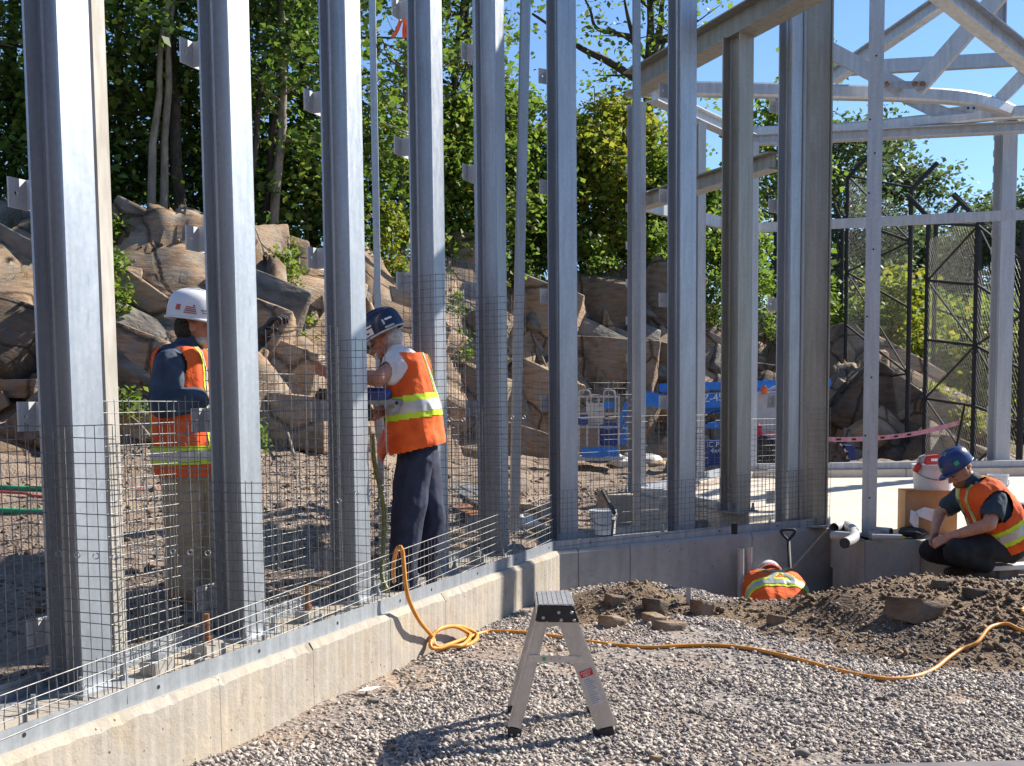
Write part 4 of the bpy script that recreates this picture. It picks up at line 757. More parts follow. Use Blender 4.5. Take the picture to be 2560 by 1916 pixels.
def fence(label, posts, rails=(.05, .5, 1.0), brace=True, rp=.055, arm=None, armh=.55, group='black chain link fences', pitch=.075):
    o = thing('chain_link_fence', label, 'fence', posts[0][0], group)
    for p, h in posts:
        MB().tube([p-V3(0, 0, .3), p+V3(0, 0, h)], rp, 8).build('post', M['black_paint'], o)
        if arm is not None: MB().tube([p+V3(0, 0, h-.04), p+V3(0, 0, h)+np.asarray(arm)*armh], rp*.95, 8).build('top_arm', M['black_paint'], o)
    for i in range(len(posts)-1):
        (a, h0), (b, h1) = posts[i], posts[i+1]
        for t in rails: MB().tube([a+V3(0, 0, h0*t), b+V3(0, 0, h1*t)], rp*.5, 6).build('rail', M['black_paint'], o)
        if brace:
            for j in range(len(rails)-1):
                q, w = (rails[j], rails[j+1]) if (i+j) % 2 else (rails[j+1], rails[j]); MB().tube([a+V3(0, 0, h0*q), b+V3(0, 0, h1*w)], rp*.4, 6).build('brace', M['black_paint'], o)
        clink(o, a+V3(0, 0, .03), b+V3(0, 0, .03), h0, h1, pitch)
        if arm is not None:
            u_ = np.asarray(arm); L_ = np.linalg.norm(b-a); m_ = MB(); n_ = int(L_/.09)
            for k in range(n_+1):
                s = a+(b-a)*k/n_+V3(0, 0, h0+(h1-h0)*k/n_); m_.tube([s, s+u_*armh+(b-a)/n_*(2 if k < n_-1 else 0)], .0016, 3, caps=False)
            for k in range(6):
                z = u_*armh*k/5; m_.tube([a+V3(0, 0, h0)+z, b+V3(0, 0, h1)+z], .0016, 3, caps=False)
            c = m_.build('top_mesh', M['dark_wire'], o); c['kind'] = 'stuff'
    return o
def fp(u, y, vtop):
    x = (u-1280)/F*y; z = ground_z(np.array([x]), np.array([y]), False)[0]; return V3(x, y, z), aty(u, vtop, y)[2]-z
fence('tall black gate like fence with diagonal braces at the right', [fp(2550, 17.2, 640), fp(2434, 19.6, 545), fp(2312, 22.6, 540)], (.02, .26, .5, .74, .97), True, .052, unit(V3(-.75, 0, .7)), .6, pitch=.13)
fence('black fence section left of the braced gate, in front of the grey roof', [fp(2268, 24, 470), fp(2112, 26.8, 440)], (.02, .3, .55, .8, 1), True, .05, unit(V3(.7, -.2, .7)), .7, pitch=.09)
fence('second black fence with slanted tops beyond the braced gate', [fp(2330, 29, 560), fp(2440, 28.5, 560), fp(2545, 28, 560)], (.02, .5, 1), False, .06, unit(V3(.75, 0, .65)), .8, pitch=.1)
rid = []
for u in (-260, 60, 300, 500, 700, 900, 1060, 1205, 1380, 1530, 1640, 1752, 1935, 2100):
    y = float(np.interp((u-1280)/F, t_phi, t_yt))+1.9+(1.2 if u > 1300 else 0); x = (u-1280)/F*y; rid.append((V3(x, y, ground_z(np.array([x]), np.array([y]), False)[0]), 3.1 if u < 1600 else 3.6))
fence('long black chain link fence along the ridge behind the trees, left part', rid[:8], (.03, .5, 1.0), False, .045, None, pitch=.08)
fence('black chain link fence along the ridge behind the saplings, right part', rid[8:], (.03, .5, 1.0), False, .05, unit(V3(-.45, 0, .9)), .6, pitch=.09)
# grey roofed building beyond
bo = thing('building', 'grey roofed low building seen through the black fence', 'building', aty(2190, 860, 58)); M['roof_grey'] = proc('grey_roofing', (.16, .17, .19), (.23, .24, .26), 1.5, .7, 0, .2, .02); M['siding'] = proc('dark_siding', (.05, .055, .065), (.08, .085, .1), 2, .8)
MB().prism([Pt(2060, 850, 58), Pt(2345, 850, 58), Pt(2345, 760, 58), Pt(2060, 760, 58)], (0, 5, 0)).build('wall', M['siding'], bo)
MB().prism([Pt(2040, 768, 57.6), Pt(2365, 768, 57.6), Pt(2350, 665, 61), Pt(2050, 665, 61)], (0, .3, .25)).build('roof', M['roof_grey'], bo)
for k in range(4): MB().prism([Pt(2100+60*k, 835, 57.97), Pt(2130+60*k, 835, 57.97), Pt(2130+60*k, 790, 57.97), Pt(2100+60*k, 790, 57.97)], (0, .04, 0)).build('window', M['galv_dull'], bo)
# barrier tape
def tape(label, pts, hw=.04):
    P = spline(pts, 6); m_ = MB(); V = []; 
    for i, p in enumerate(P): V += [p-V3(0, .01*math.sin(i), hw), p+V3(0, .01*math.sin(i*1.7), hw)]
    n = len(P); m_.add([v for v in V]+[v+V3(0, .002, 0) for v in V], [(2*i, 2*i+2, 2*i+3, 2*i+1) for i in range(n-1)]+[(2*n+2*i+1, 2*n+2*i+3, 2*n+2*i+2, 2*n+2*i) for i in range(n-1)])
    o = thing('barrier_tape', label, 'tape', P[0]); m_.build('tape_strip', M['tape'], o)
    for k in range(6, n-7, 2): MB().beam(P[k]+V3(0, -.022, 0), P[k+1]*.6+P[k]*.4+V3(0, -.022, 0), .004, hw*.8).build('print_mark', M['black'], o)
M['tape'] = proc('pink_tape', (.75, .25, .3), (.85, .45, .5), 12, .5)
tape('pink barrier tape strung from the wheel to the fence post', [Pt(1880, 1078, 20.6), Pt(1960, 1092, 20.2), Pt(2090, 1099, 19.6), Pt(2200, 1095, 19.4), Pt(2300, 1082, 19.4), Pt(2402, 1056, 19.5)])
st = thing('support_rod', 'thin dark rod holding the end of the pink barrier tape', 'rod', Pt(2390, 1125, 19.5)); MB().tube([Pt(2388, 1130, 19.5), Pt(2412, 1010, 19.5)], .02, 6).build('rod', M['black_paint'], st)
# ------------------------------------------------------------------ boom lift
M['lift_blue'] = proc('lift_blue', (.012, .17, .6), (.02, .24, .72), 6, .35); M['lift_dark'] = proc('lift_dark_blue', (.012, .045, .2), (.02, .065, .26), 6, .4); M['lift_white'] = proc('lift_white', (.42, .43, .45), (.56, .57, .58), 4, .45); M['tyre'] = proc('dusty_tyre', (.025, .023, .021), (.09, .08, .07), 14, .9, 0, .4, .01)
M['white_print'] = proc('white_print', (.75, .75, .75), (.85, .85, .85), 10, .6); M['rim'] = proc('dusty_rim', (.3, .28, .25), (.42, .39, .35), 10, .7); M['rail_grey'] = proc('rail_grey', (.45, .43, .4), (.6, .58, .55), 20, .5, .2)
def text(o, name, s, p, size, X, Zd, mat, ext=.004):
    c = bpy.data.curves.new(name, 'FONT'); c.body = s; c.size = size; c.extrude = ext; t = bpy.data.objects.new(name, c); S.collection.objects.link(t)
    me = bpy.data.meshes.new_from_object(t.evaluated_get(bpy.context.evaluated_depsgraph_get())); bpy.data.objects.remove(t); me.name = name
    X = unit(X); Zd = unit(Zd-X*np.dot(X, Zd)); N = np.cross(X, Zd); me.transform(Matrix(((X[0], Zd[0], N[0], p[0]), (X[1], Zd[1], N[1], p[1]), (X[2], Zd[2], N[2], p[2]), (0, 0, 0, 1))))
    if o is not None: me.transform(Matrix.Translation(Vector(-world_loc(o))))
    me.materials.clear(); me.materials.append(M[mat]); return link(name, me, o)
YL = 21.0
bl = thing('boom_lift', 'blue articulated boom lift parked behind the columns', 'boom lift', aty(1850, 1198, YL)); G = lambda u, v, dy=0: aty(u, v, YL+dy)
def wheel(c, R=.375, w=.3):
    M3 = np.array([[1, 0, 0], [0, 0, 1], [0, -1, 0]], float).T; t = MB(); t.lathe([(R*.6, -w/2), (R*.9, -w/2), (R, -w*.35), (R, w*.35), (R*.9, w/2), (R*.6, w/2)], 28, M3, c); ty = t.build('tyre', M['tyre'], bl, smooth=False)
    l = MB()
    for k in range(18):
        a = 2*math.pi*k/18; d = V3(math.cos(a), 0, math.sin(a)); tt_ = V3(-math.sin(a), 0, math.cos(a))
        for sg in (-1, 1): l.box(c+d*R*1.01+V3(0, sg*w*.25, 0)+tt_*sg*.02, .028, w*.24, .022, tt_, (0, 1, 0), d)
    l.build('tread', M['tyre'], ty).location = (0, 0, 0)
    r = MB(); r.lathe([(R*.12, -w*.42), (R*.35, -w*.42), (R*.55, -w*.25), (R*.6, -w*.45), (R*.6, w*.4), (R*.1, w*.4)], 20, M3, c); r.lathe([(R*.18, -w*.5), (R*.18, -w*.4)], 12, M3, c); r.build('rim', M['rim'], ty)
# children of tyre were built in tyre-local space: tyre sits at the thing origin, so offsets agree
for u, dy in ((1905, -.6), (2064, -.6), (1905, 1.3), (2064, 1.3), (1775, 1.3)): wheel(G(u, 1148, dy))
MB().box(G(1985, 1130, .4), .95, .75, .14).build('chassis', M['lift_dark'], bl, bevel=.03)
cov = MB().prism([G(1742, 1108, -.55), G(1882, 1106, -.55), G(1882, 1165, -.55), G(1870, 1175, -.55), G(1742, 1178, -.55)][::-1], (0, 1.5, 0)).build('engine_cover', M['lift_dark'], bl, bevel=.02)
text(cov, 'lettering', 'IC Power', G(1766, 1118, -.57), .135, V3(1, 0, 0), V3(.1, 0, 1), 'white_print'); text(cov, 'lettering', '4x4', G(1776, 1133, -.57), .13, V3(1, 0, 0), V3(.1, 0, 1), 'white_print')
MB().prism([G(1884, 985, -.5), G(1975, 975, -.5), G(2010, 1000, -.5), G(2010, 1085, -.5), G(1884, 1085, -.5)][::-1], (0, 1.2, 0)).build('cowling', M['lift_white'], bl, bevel=.04)
MB().prism([G(2010, 1092, -.5), G(1890, 1092, -.5), G(1890, 1104, -.5), G(2010, 1104, -.5)], (0, 1.2, 0)).build('turntable', M['lift_blue'], bl, bevel=.02)
MB().beam(G(1650, 970), G(2075, 957), .2, .155).build('upper_boom', M['lift_blue'], bl, bevel=.012)
lb = MB().beam(G(1690, 1010, -.05), G(1995, 986, -.05), .24, .27).build('lower_boom', M['lift_blue'], bl, bevel=.015)
text(lb, 'lettering', 'Z-45/25J', G(1757, 1006, -.175), .2, V3(1, 0, .08), V3(-.05, 0, 1), 'white_print')
MB().beam(G(1690, 1029, .02), G(1995, 1020, .02), .18, .1).build('boom_link', M['lift_blue'], bl, bevel=.01)
MB().beam(G(1700, 988, -.1), G(1990, 976, -.1), .04, .03).build('hydraulic_line', M['lift_white'], bl)
MB().prism([G(1742, 1062, -.2), G(1806, 1055, -.2), G(1806, 1072, -.2), G(1760, 1073, -.2), G(1748, 1080, -.2)][::-1], (0, .4, 0)).build('riser_link', M['lift_blue'], bl, bevel=.01)
MB().tube([G(1748, 1000, -.2), G(1752, 1045, -.2), G(1768, 1058, -.2)], .035, 8).build('hydraulic_hose', M['black'], bl)
MB().tube(spline([G(1760, 1050, -.2), G(1775, 1035, -.25), G(1800, 1028, -.25), G(1830, 1040, -.2)], 5), .015, 6).build('hydraulic_hose', M['black'], bl)
MB().prism([G(1598, 958, -.12), G(1612, 978, -.12), G(1648, 984, -.12), G(1672, 990, -.12), G(1672, 962, -.12), G(1690, 966, -.12), G(1690, 1002, -.12), G(1660, 1012, -.12), G(1648, 1022, -.12), G(1628, 1014, -.12), G(1612, 1022, -.12), G(1600, 1010, -.12)], (0, .26, 0)).build('knuckle', M['lift_blue'], bl, bevel=.012)
MB().beam(G(1606, 975, -.03), G(1552, 1112, -.03), .12, .14).build('jib', M['lift_blue'], bl, bevel=.012); MB().beam(G(1570, 1005, .05), G(1533, 1105, .05), .08, .1).build('jib_link', M['lift_blue'], bl, bevel=.01)
MB().box(G(1520, 1085, .05), .18, .14, .22).build('rotator', M['lift_dark'], bl, bevel=.04)
bk_ = MB(); bk_.box(G(1497, 1145, -.1), .4, .45, .03); bs = bk_.build('basket_floor', M['rail_grey'], bl)
MB().box(G(1500, 1130, -.56), .33, .012, .09).build('toe_board', M['lift_blue'], bl)
for dv, y in ((992, -.5), (1035, -.5), (1068, -.5), (992, .35), (1068, .35)): MB().tube([G(1447, dv, y), G(1547, dv, y)], .022, 6).build('rail', M['rail_grey'], bl)
for u in (1447, 1547):
    for dv in (992, 1068): MB().tube([G(u, dv, -.5), G(u, dv, .35)], .022, 6).build('rail', M['rail_grey'], bl)
    for y in (-.5, .35): MB().tube([G(u, 992, y), G(u, 1145, y)], .022, 6).build('rail_post', M['rail_grey'], bl)
for u in (1468, 1497): MB().tube([G(u, 992, -.5), G(u, 1145, -.5)], .018, 6).build('rail_post', M['rail_grey'], bl)
for u in (1461, 1523): MB().tube(spline([G(u-13, 1045, -.52), G(u-13, 985, -.52), G(u-8, 976, -.52), G(u+8, 976, -.52), G(u+15, 988, -.52), G(u+15, 1040, -.52), G(u+8, 1046, -.52), G(u-12, 1046, -.52)], 5), .018, 6).build('guard_loop', M['rail_grey'], bl)
MB().box(G(1521, 1013, -.45), .08, .1, .07).build('control_box', M['lift_blue'], bl, bevel=.01); MB().box(G(1487, 1035, -.2), .15, .1, .2).build('platform_panel', M['lift_white'], bl, bevel=.01); MB().box(G(1457, 1050, -.45), .09, .08, .09).build('tool_tray', M['lift_dark'], bl)
fl = thing('safety_flag', 'white and orange pole lamp end beside the blue boom', 'marker', G(1905, 985, -.6)); MB().tube([G(1880, 991, -.6), G(1940, 968, -.6)], .03, 8).build('arm', M['lift_white'], fl); MB().lathe([(.05, 0), (.06, .12), (.03, .16)], 10, None, G(1910, 986, -.62)).build('cap', proc('orange_plastic', (.7, .12, .02), (.8, .17, .03), 8, .5), fl)
rf = thing('red_flag', 'crumpled red cloth tied beside the lift wheel', 'flag', G(1894, 1080, -.85))
P, f = rock_shape(3, 9, .12, np.random.default_rng(3)); M['red_cloth'] = proc('red_cloth', (.4, .01, .03), (.65, .03, .06), 20, .7, 0, .8, .02, bscale=25)
link('cloth', npmesh('cloth', P*V3(.1, .05, .15), f, M['red_cloth']), rf)
# material lying around inside
M['wood'] = proc('sawn_wood', (.32, .2, .1), (.5, .35, .2), 5, .8, 0, .3, .005, stretch=(1, 12, 12)); M['sheet'] = proc('white_sheet', (.55, .54, .5), (.72, .7, .66), 6, .7, 0, .6, .03)
def plank(label, a, b, w=.14, h=.04, mat='wood'): return tag(MB().beam(a, b, w, h).build('plank', M[mat], bevel=.004), label, 'plank', 'boards inside the enclosure')
gz = lambda u, v, z: atz(u, v, z)
plank('long board lying behind the fifth column mesh', gz(1150, 1235, .36), gz(1360, 1285, .36)); plank('second board resting beside the long board left of the corner column', gz(1290, 1262, .37), gz(1400, 1290, .37), .2, .06); plank('pale narrow board near the white sheets', gz(1180, 1252, .38), gz(1400, 1276, .44), .09, .05)
plank('galvanized flat bar lying right of the drilling worker', gz(1125, 1195, .4), gz(1240, 1255, .38), .16, .02, 'galv'); plank('second galvanized bar beside the first on the dirt', gz(1130, 1215, .4), gz(1215, 1268, .38), .12, .02, 'galv'); plank('dark steel plate lying under the galvanized bars', gz(1150, 1262, .35), gz(1235, 1300, .35), .3, .02, 'rust')
for i, (u, v, wx, hz_, mt, lb2) in enumerate(((1505, 1160, .3, .13, 'sheet', 'crumpled pale sheet under the lift basket'), (1545, 1168, .25, .1, 'sheet', 'white crumpled bag right of the lift basket'), (1625, 1160, .28, .14, 'sheet', 'white bag lying before the lift jib'), (1660, 1170, .2, .1, 'wood', 'brown crumpled paper bag beside the white bag'), (1310, 1310, .12, .06, 'sheet', 'white rag on the footing left of the corner column'), (1335, 1322, .1, .05, 'sheet', 'small white plastic piece near the corner column'))):
    p = hit(u, v); P, f = rock_shape(3, 9, .1, np.random.default_rng(200+i)); o = tag(link('crumpled_sheet', npmesh('crumpled_sheet', P*V3(wx*1.3, wx, hz_*1.2), f, M[mt])), lb2, 'litter'); o.location = p+V3(0, 0, hz_*.6)
for i, (pts, mt, lb2) in enumerate((([(-10, 1231), (60, 1230), (112, 1236), (150, 1250)], 'green_hose', 'upper green hose lying at the far left'), ([(-10, 1290), (60, 1290), (112, 1293), (180, 1300)], 'green_hose', 'lower thick green hose at the far left'), ([(-10, 1243), (60, 1246), (112, 1252), (330, 1235), (420, 1228)], 'red_hose', 'thin red hose between the green hoses'))):
    if mt not in M: M[mt] = proc(mt, (.01, .22, .1), (.02, .3, .13), 10, .5) if 'green' in mt else proc(mt, (.4, .05, .06), (.55, .1, .1), 10, .5)
    tag(MB().tube(spline([hit(u, v, 5)+V3(0, 0, .03) for u, v in pts], 6), .03 if i < 2 else .015, 8).build('hose', M[mt], smooth=True), lb2, 'hose')
# ------------------------------------------------------------------ loose ground: heaps and gravel
def heap_z(x, y):
    g = lambda cx, cy, rx, ry, h, p=1.0: h*np.exp(-(((x-cx)/rx)**2+((y-cy)/ry)**2)**p)
    n = fbm(x*1.7, y*1.7)*.5+fbm(x*6, y*6)*.16+fbm(x*14, y*14)*.06
    z = g(2.95, 7.65, .95, 1.05, .25, 1.3)+g(3.9, 8.0, 1.0, .85, .12)+g(3.6, 7.0, .9, .6, .13)+g(.78, 8.35, .42, .36, .17, 1.2)+g(.1, 8.7, .35, .3, .1)+g(1.3, 8.15, .75, .3, .075)+g(.6, 8.0, .5, .3, .05)+g(2.1, 7.7, .5, .35, .06)
    s_ = (x-C0[0])*dB[0]+(y-C0[1])*dB[1]; n_ = (x-C0[0])*nB[0]+(y-C0[1])*nB[1]; z = z*(1-sstep(.8, 1.3, s_)*(1-sstep(LB, LB+.4, s_))*(1-sstep(1.2, 1.75, n_)))
    m = np.clip(z/.1, 0, 1); return np.where(z < .014, -.9, z*(1+.5*n)+m*.07*n-.035)
hx = np.arange(-.9, 6.2, .035); hy = np.arange(5.6, 9.7, .035); HX, HY = np.meshgrid(hx, hy)
def clear_wall(x, y):
    a = (x-QA[0])*nA[0]+(y-QA[1])*nA[1]; b = (x-C0[0])*nB[0]+(y-C0[1])*nB[1]; c = -(y-k1[1]); return np.where((y > k1[1]-.35) & (x > k1[0]-.6), np.minimum(b, c), np.minimum(np.where(y < 9.12, a, 9), b))
hz_ = heap_z(HX, HY); cw = clear_wall(HX, HY); hz_ = np.where(cw < .5, np.minimum(hz_, -.05+.8*(cw-.15)), hz_)
gz0 = ground_z(HX, HY); V = np.stack([HX, HY, np.maximum(hz_+0.0, gz0-.06)], -1).reshape(-1, 3); ny, nx = HX.shape; idx = np.arange(nx*ny).reshape(ny, nx)
keep = (hz_ > gz0-.03); kq = keep[:-1, :-1] | keep[1:, :-1] | keep[:-1, 1:] | keep[1:, 1:]
Q = np.stack([idx[:-1, :-1], idx[:-1, 1:], idx[1:, 1:], idx[1:, :-1]], -1)[kq]
def dirt_mat():
    m, t, b = nodes('brown_dirt'); n = tex(t, 'Noise', 2.2, detail=7); n2 = tex(t, 'Noise', 40, detail=7); v = tex(t, 'Voronoi', 45)
    a = ramp(t, n.outputs[0], [(.35, (.1, .066, .04)), (.5, (.19, .127, .075)), (.66, (.25, .17, .1))]); c = ramp(t, n2.outputs[0], [(.3, (.55, .55, .55)), (.65, (1.2, 1.2, 1.2))]); t.links.new(mixc(t, .9, a.outputs[0], c.outputs[0], 'MULTIPLY'), b.inputs['Base Color'])
    b.inputs['Roughness'].default_value = .97; p = bump(t, b, n2.outputs[0], .9, .03); bump(t, b, v.outputs['Distance'], .5, .02, p); return m
M['dirt'] = dirt_mat()
dp_ = thing('dirt_heap', 'heap of brown dirt and gravel in front of the trench', 'dirt heap', (2.75, 7.75, 0)); me = npmesh('dirt_surface', V-V3(2.75, 7.75, 0), Q, M['dirt'], True); link('dirt_surface', me, dp_)
def top_z(x, y): return np.maximum(ground_z(x, y), np.where(clear_wall(x, y) > .45, heap_z(x, y), -9))
def stones(n, xr, yr, sr, seed, sub=1, keepf=None, zf=top_z, flat=.62):
    g = np.random.default_rng(seed); x = g.uniform(*xr, n); y = g.uniform(*yr, n)
    if keepf is not None: k = keepf(x, y, g); x = x[k]; y = y[k]
    n = len(x); s = sr[0]+(sr[1]-sr[0])*g.random(n)**3; z = zf(x, y)
    if sub == 0:
        nv = 6; f0 = np.array([(0, 2, 4), (2, 1, 4), (1, 3, 4), (3, 0, 4), (2, 0, 5), (1, 2, 5), (3, 1, 5), (0, 3, 5)]); o6 = np.array([(1, 0, 0), (-1, 0, 0), (0, 1, 0), (0, -1, 0), (0, 0, 1), (0, 0, -1)], float)
        base = o6[None]*g.uniform(.65, 1.25, (n, 6, 1))+g.normal(0, .24, (n, 6, 3))
    else:
        sh = [rock_shape(sub, 6, .0, g) for _ in range(24)]; v0, f0 = ICO[sub]; nv = len(v0); which = g.integers(0, 24, n); base = np.stack([q[0] for q in sh])[which]
    sc = np.stack([s*g.uniform(.8, 1.5, n), s*g.uniform(.7, 1.1, n), s*g.uniform(.5, .9, n)*flat/.62], 1); a = g.uniform(0, 6.28, n); tl = g.normal(0, .35, n)
    P = base*sc[:, None, :]; c, s_ = np.cos(tl)[:, None], np.sin(tl)[:, None]; P = np.stack([P[..., 0]*c+P[..., 2]*s_, P[..., 1], -P[..., 0]*s_+P[..., 2]*c], -1)
    c, s_ = np.cos(a)[:, None], np.sin(a)[:, None]; P = np.stack([P[..., 0]*c-P[..., 1]*s_, P[..., 0]*s_+P[..., 1]*c, P[..., 2]], -1)
    P += np.stack([x, y, z+sc[:, 2]*.35], 1)[:, None, :]; Fc = (f0[None]+(np.arange(n)*nv)[:, None, None]).reshape(-1, 3); return P.reshape(-1, 3), Fc
def stone_mat(name, stops):
    m, t, b = nodes(name); g = t.nodes.new('ShaderNodeNewGeometry'); r = ramp(t, g.outputs['Random Per Island'], stops); n = tex(t, 'Noise', 60, detail=4); r2 = ramp(t, n.outputs[0], [(.3, (.75, .75, .75)), (.7, (1.12, 1.12, 1.12))])
    t.links.new(mixc(t, 1.0, r.outputs[0], r2.outputs[0], 'MULTIPLY'), b.inputs['Base Color']); b.inputs['Roughness'].default_value = .85; return m
M['gravel'] = stone_mat('grey_gravel', [(0, (.155, .14, .135)), (.3, (.275, .24, .22)), (.6, (.395, .345, .305)), (.85, (.5, .435, .375)), (.97, (.58, .505, .42)), (1, (.7, .64, .56))])
M['gravel_dark'] = stone_mat('dark_gravel', [(0, (.08, .072, .07)), (.4, (.16, .135, .12)), (.75, (.24, .2, .17)), (1, (.4, .34, .28))]); M['inner_stone'] = stone_mat('brown_grey_stones', [(0, (.1, .075, .055)), (.4, (.19, .145, .11)), (.8, (.27, .21, .165)), (1, (.42, .35, .28))]); M['clod'] = stone_mat('dirt_clods', [(0, (.085, .056, .034)), (.5, (.17, .113, .068)), (1, (.26, .178, .108))])
def out_near(x, y, g): return (clear_wall(x, y) > .06) & (heap_z(x, y) < .0) & (np.abs(x/np.maximum(y, .1)) < .5) & (g.random(len(x)) < np.clip(5.2/y, 0, 1)**1.2*np.clip(.74+1.7*fbm(x*.9, y*.9)+.5*fbm(x*3, y*3), .1, 1))
V, Q = stones(330000, (-1.9, 4.6), (4.2, 9.4), (.005, .019), 5, 0, out_near)
tag(struct(link('gravel', npmesh('gravel', V, Q, M['gravel'])), 'stuff'), 'loose grey crushed gravel covering the foreground', 'gravel')
V, Q = stones(420, (-1.9, 4.4), (4.2, 8.4), (.014, .026), 6, 1, lambda x, y, g: (clear_wall(x, y) > .1) & (heap_z(x, y) < .03)); tag(struct(link('coarse_gravel', npmesh('coarse_gravel', V, Q, M['gravel'])), 'stuff'), 'larger stones scattered over the gravel', 'gravel')
V, Q = stones(34000, (-.6, 5), (5.8, 9.3), (.007, .02), 8, 0, lambda x, y, g: (clear_wall(x, y) > .5) & (heap_z(x, y) > .0) & (g.random(len(x)) < .1+1.1*fbm(x*1.3+5, y*1.3)+.35*(y < 7.1)))
c = link('heap_gravel', npmesh('heap_gravel', V-V3(2.75, 7.75, 0), Q, M['gravel_dark']), dp_); c['kind'] = 'stuff'
V, Q = stones(16000, (-.6, 5), (5.9, 9.2), (.008, .03), 9, 0, lambda x, y, g: (clear_wall(x, y) > .5) & (heap_z(x, y) > .02) & (g.random(len(x)) < .55-1.2*fbm(x*1.3+5, y*1.3)), flat=.75)
c = link('dirt_clods', npmesh('dirt_clods', V-V3(2.75, 7.75, 0), Q, M['clod']), dp_); c['kind'] = 'stuff'
def in_near(x, y, g): return (inside(x, y) > .98) & (np.abs(x/y) < .5) & (clear_wall(x, y) < -.62) & (g.random(len(x)) < (.55+.8*fbm(x*.8, y*.8)))
V, Q = stones(30000, (-5, 4), (5.0, 16), (.01, .028), 12, 0, in_near, lambda x, y: ground_z(x, y)); tag(struct(link('inner_gravel', npmesh('inner_gravel', V, Q, M['inner_stone'])), 'stuff'), 'coarse gravel and dirt inside the enclosure', 'gravel')
V, Q = stones(700, (-6, 3), (6, 20), (.025, .07), 13, 1, lambda x, y, g: (clear_wall(x, y) < -.8) & (np.abs(x/y) < .5), lambda x, y: ground_z(x, y)); tag(struct(link('inner_rubble', npmesh('inner_rubble', V, Q, M['clod'])), 'stuff'), 'brown rubble scattered over the dirt inside', 'rubble')
def gtop(u, v, lift=0.0):
    ys = np.arange(4.2, 9.6, .02); r = ray(u, v); X = r[0]/r[1]*ys; Z = CH+r[2]/r[1]*ys; g = top_z(X, ys); k = np.where(Z <= g)[0]; j = k[0] if len(k) else len(ys)-1; return V3(X[j], ys[j], g[j]+lift)
for (u, v, w_, h_, lb, mt) in ((2290, 1522, 110, 66, 'large dark brown rock lying on the dirt heap', 'rock_dark_shaded'), (1937, 1552, 34, 28, 'round brown stone at the left foot of the heap', 'rock'), (1530, 1555, 60, 36, 'flat brown stone at the foot of the small heap', 'rock'), (1635, 1548, 55, 36, 'grey brown slab among the clods', 'rock'), (1670, 1565, 70, 34, 'tilted tan slab in front of the clods', 'rock'), (1535, 1500, 44, 28, 'tan stone on top of the small heap', 'rock'), (1640, 1518, 60, 40, 'dark clod on the small heap', 'rock_dark_shaded'), (1755, 1520, 46, 50, 'upright tan stone near the trench edge', 'rock'), (2440, 1483, 60, 30, 'dark clod near the crest of the heap', 'rock_dark_shaded'), (2360, 1460, 50, 24, 'brown clod on the heap crest', 'rock_dark_shaded'), (2500, 1427, 60, 46, 'pale stone behind the squatting workers boot', 'rock_grey'), (930, 1755, 26, 16, 'small grey cobble on the gravel left of the shadow', 'rock_grey'), (1640, 1900, 30, 22, 'small tan cobble at the bottom of the picture', 'rock'), (985, 1870, 30, 14, 'oval tan pebble lying in the stepladder shadow', 'rock')):
    p = gtop(u, v+h_*.3); g_ = np.random.default_rng(int(u+v)); P, f = hull_rock(g_, cuts=2, rough=.05); w2 = w_/2/F*p[1]*1.15; h2 = h_/2/F*p[1]*1.15
    o = tag(link('rock', npmesh('rock', P@rotm(0, .2, .5).T*V3(w2, w2*.8, h2), f, M[mt])), lb, 'rock', 'stones on the loose ground'); o.location = p+V3(0, 0, h2*.35)

# ------------------------------------------------------------------ aluminium work platform (stepladder)
M['alu'] = galv_mat('brushed_aluminium', (.5, .49, .475), (.6, .59, .57), .6, .38); M['navy_plastic'] = proc('dark_plastic', (.01, .013, .02), (.02, .024, .034), 15, .5)
M['label_white'] = proc('label_white', (.5, .51, .53), (.62, .63, .65), 12, .6); M['label_red'] = proc('label_red', (.55, .02, .03), (.65, .035, .04), 12, .5); M['label_ink'] = proc('label_ink', (.16, .17, .2), (.22, .23, .26), 12, .6); M['green_dot'] = proc('green_sticker', (.01, .4, .14), (.02, .5, .18), 12, .5)
yf = atz(1405, 1842, 0)[1]
T_ = lambda u, v, dy=0: aty(u, v, yf)+V3(0, dy, 0)
ld = thing('stepladder', 'small aluminium stepladder standing alone on the gravel', 'stepladder', T_(1405, 1842)*V3(1, 1, 0)); DY = .36; ZT = T_(1390, 1513)[2]
def leg(top, bot, w0, w1, dy, name='leg'):
    a, b = T_(*top, dy), T_(*bot, dy); d = unit(b-a); x = unit(np.cross(d, V3(0, 1, 0))); m_ = MB(); t = .014
    # channel: face with two returns and fine ribs
    def q(p, w, o0, o1, th=.003): return [p+x*o0*w, p+x*o1*w]
    for (o0, o1, y0, y1) in ((-.5, .5, 0, .003), (-.5, -.42, .0032, .03), (.42, .5, .0032, .03)):
        m_.add([a+x*o0*w0+V3(0, y0, 0), a+x*o1*w0+V3(0, y0, 0), b+x*o1*w1+V3(0, y0, 0), b+x*o0*w1+V3(0, y0, 0), a+x*o0*w0+V3(0, y1, 0), a+x*o1*w0+V3(0, y1, 0), b+x*o1*w1+V3(0, y1, 0), b+x*o0*w1+V3(0, y1, 0)], [(0, 1, 2, 3), (7, 6, 5, 4), (0, 4, 5, 1), (1, 5, 6, 2), (2, 6, 7, 3), (3, 7, 4, 0)])
    L_ = m_.build(name, M['alu'], ld)
    r_ = MB()
    for o0 in (-.44, -.36, .36, .44): r_.beam(a+x*o0*w0+V3(0, -.0012, 0), b+x*o0*w1+V3(0, -.0012, 0), .0035, .002, V3(0, 1, 0))
    r_.build('rib', M['alu'], L_); return L_, a, b, d, x
px2m = yf/F
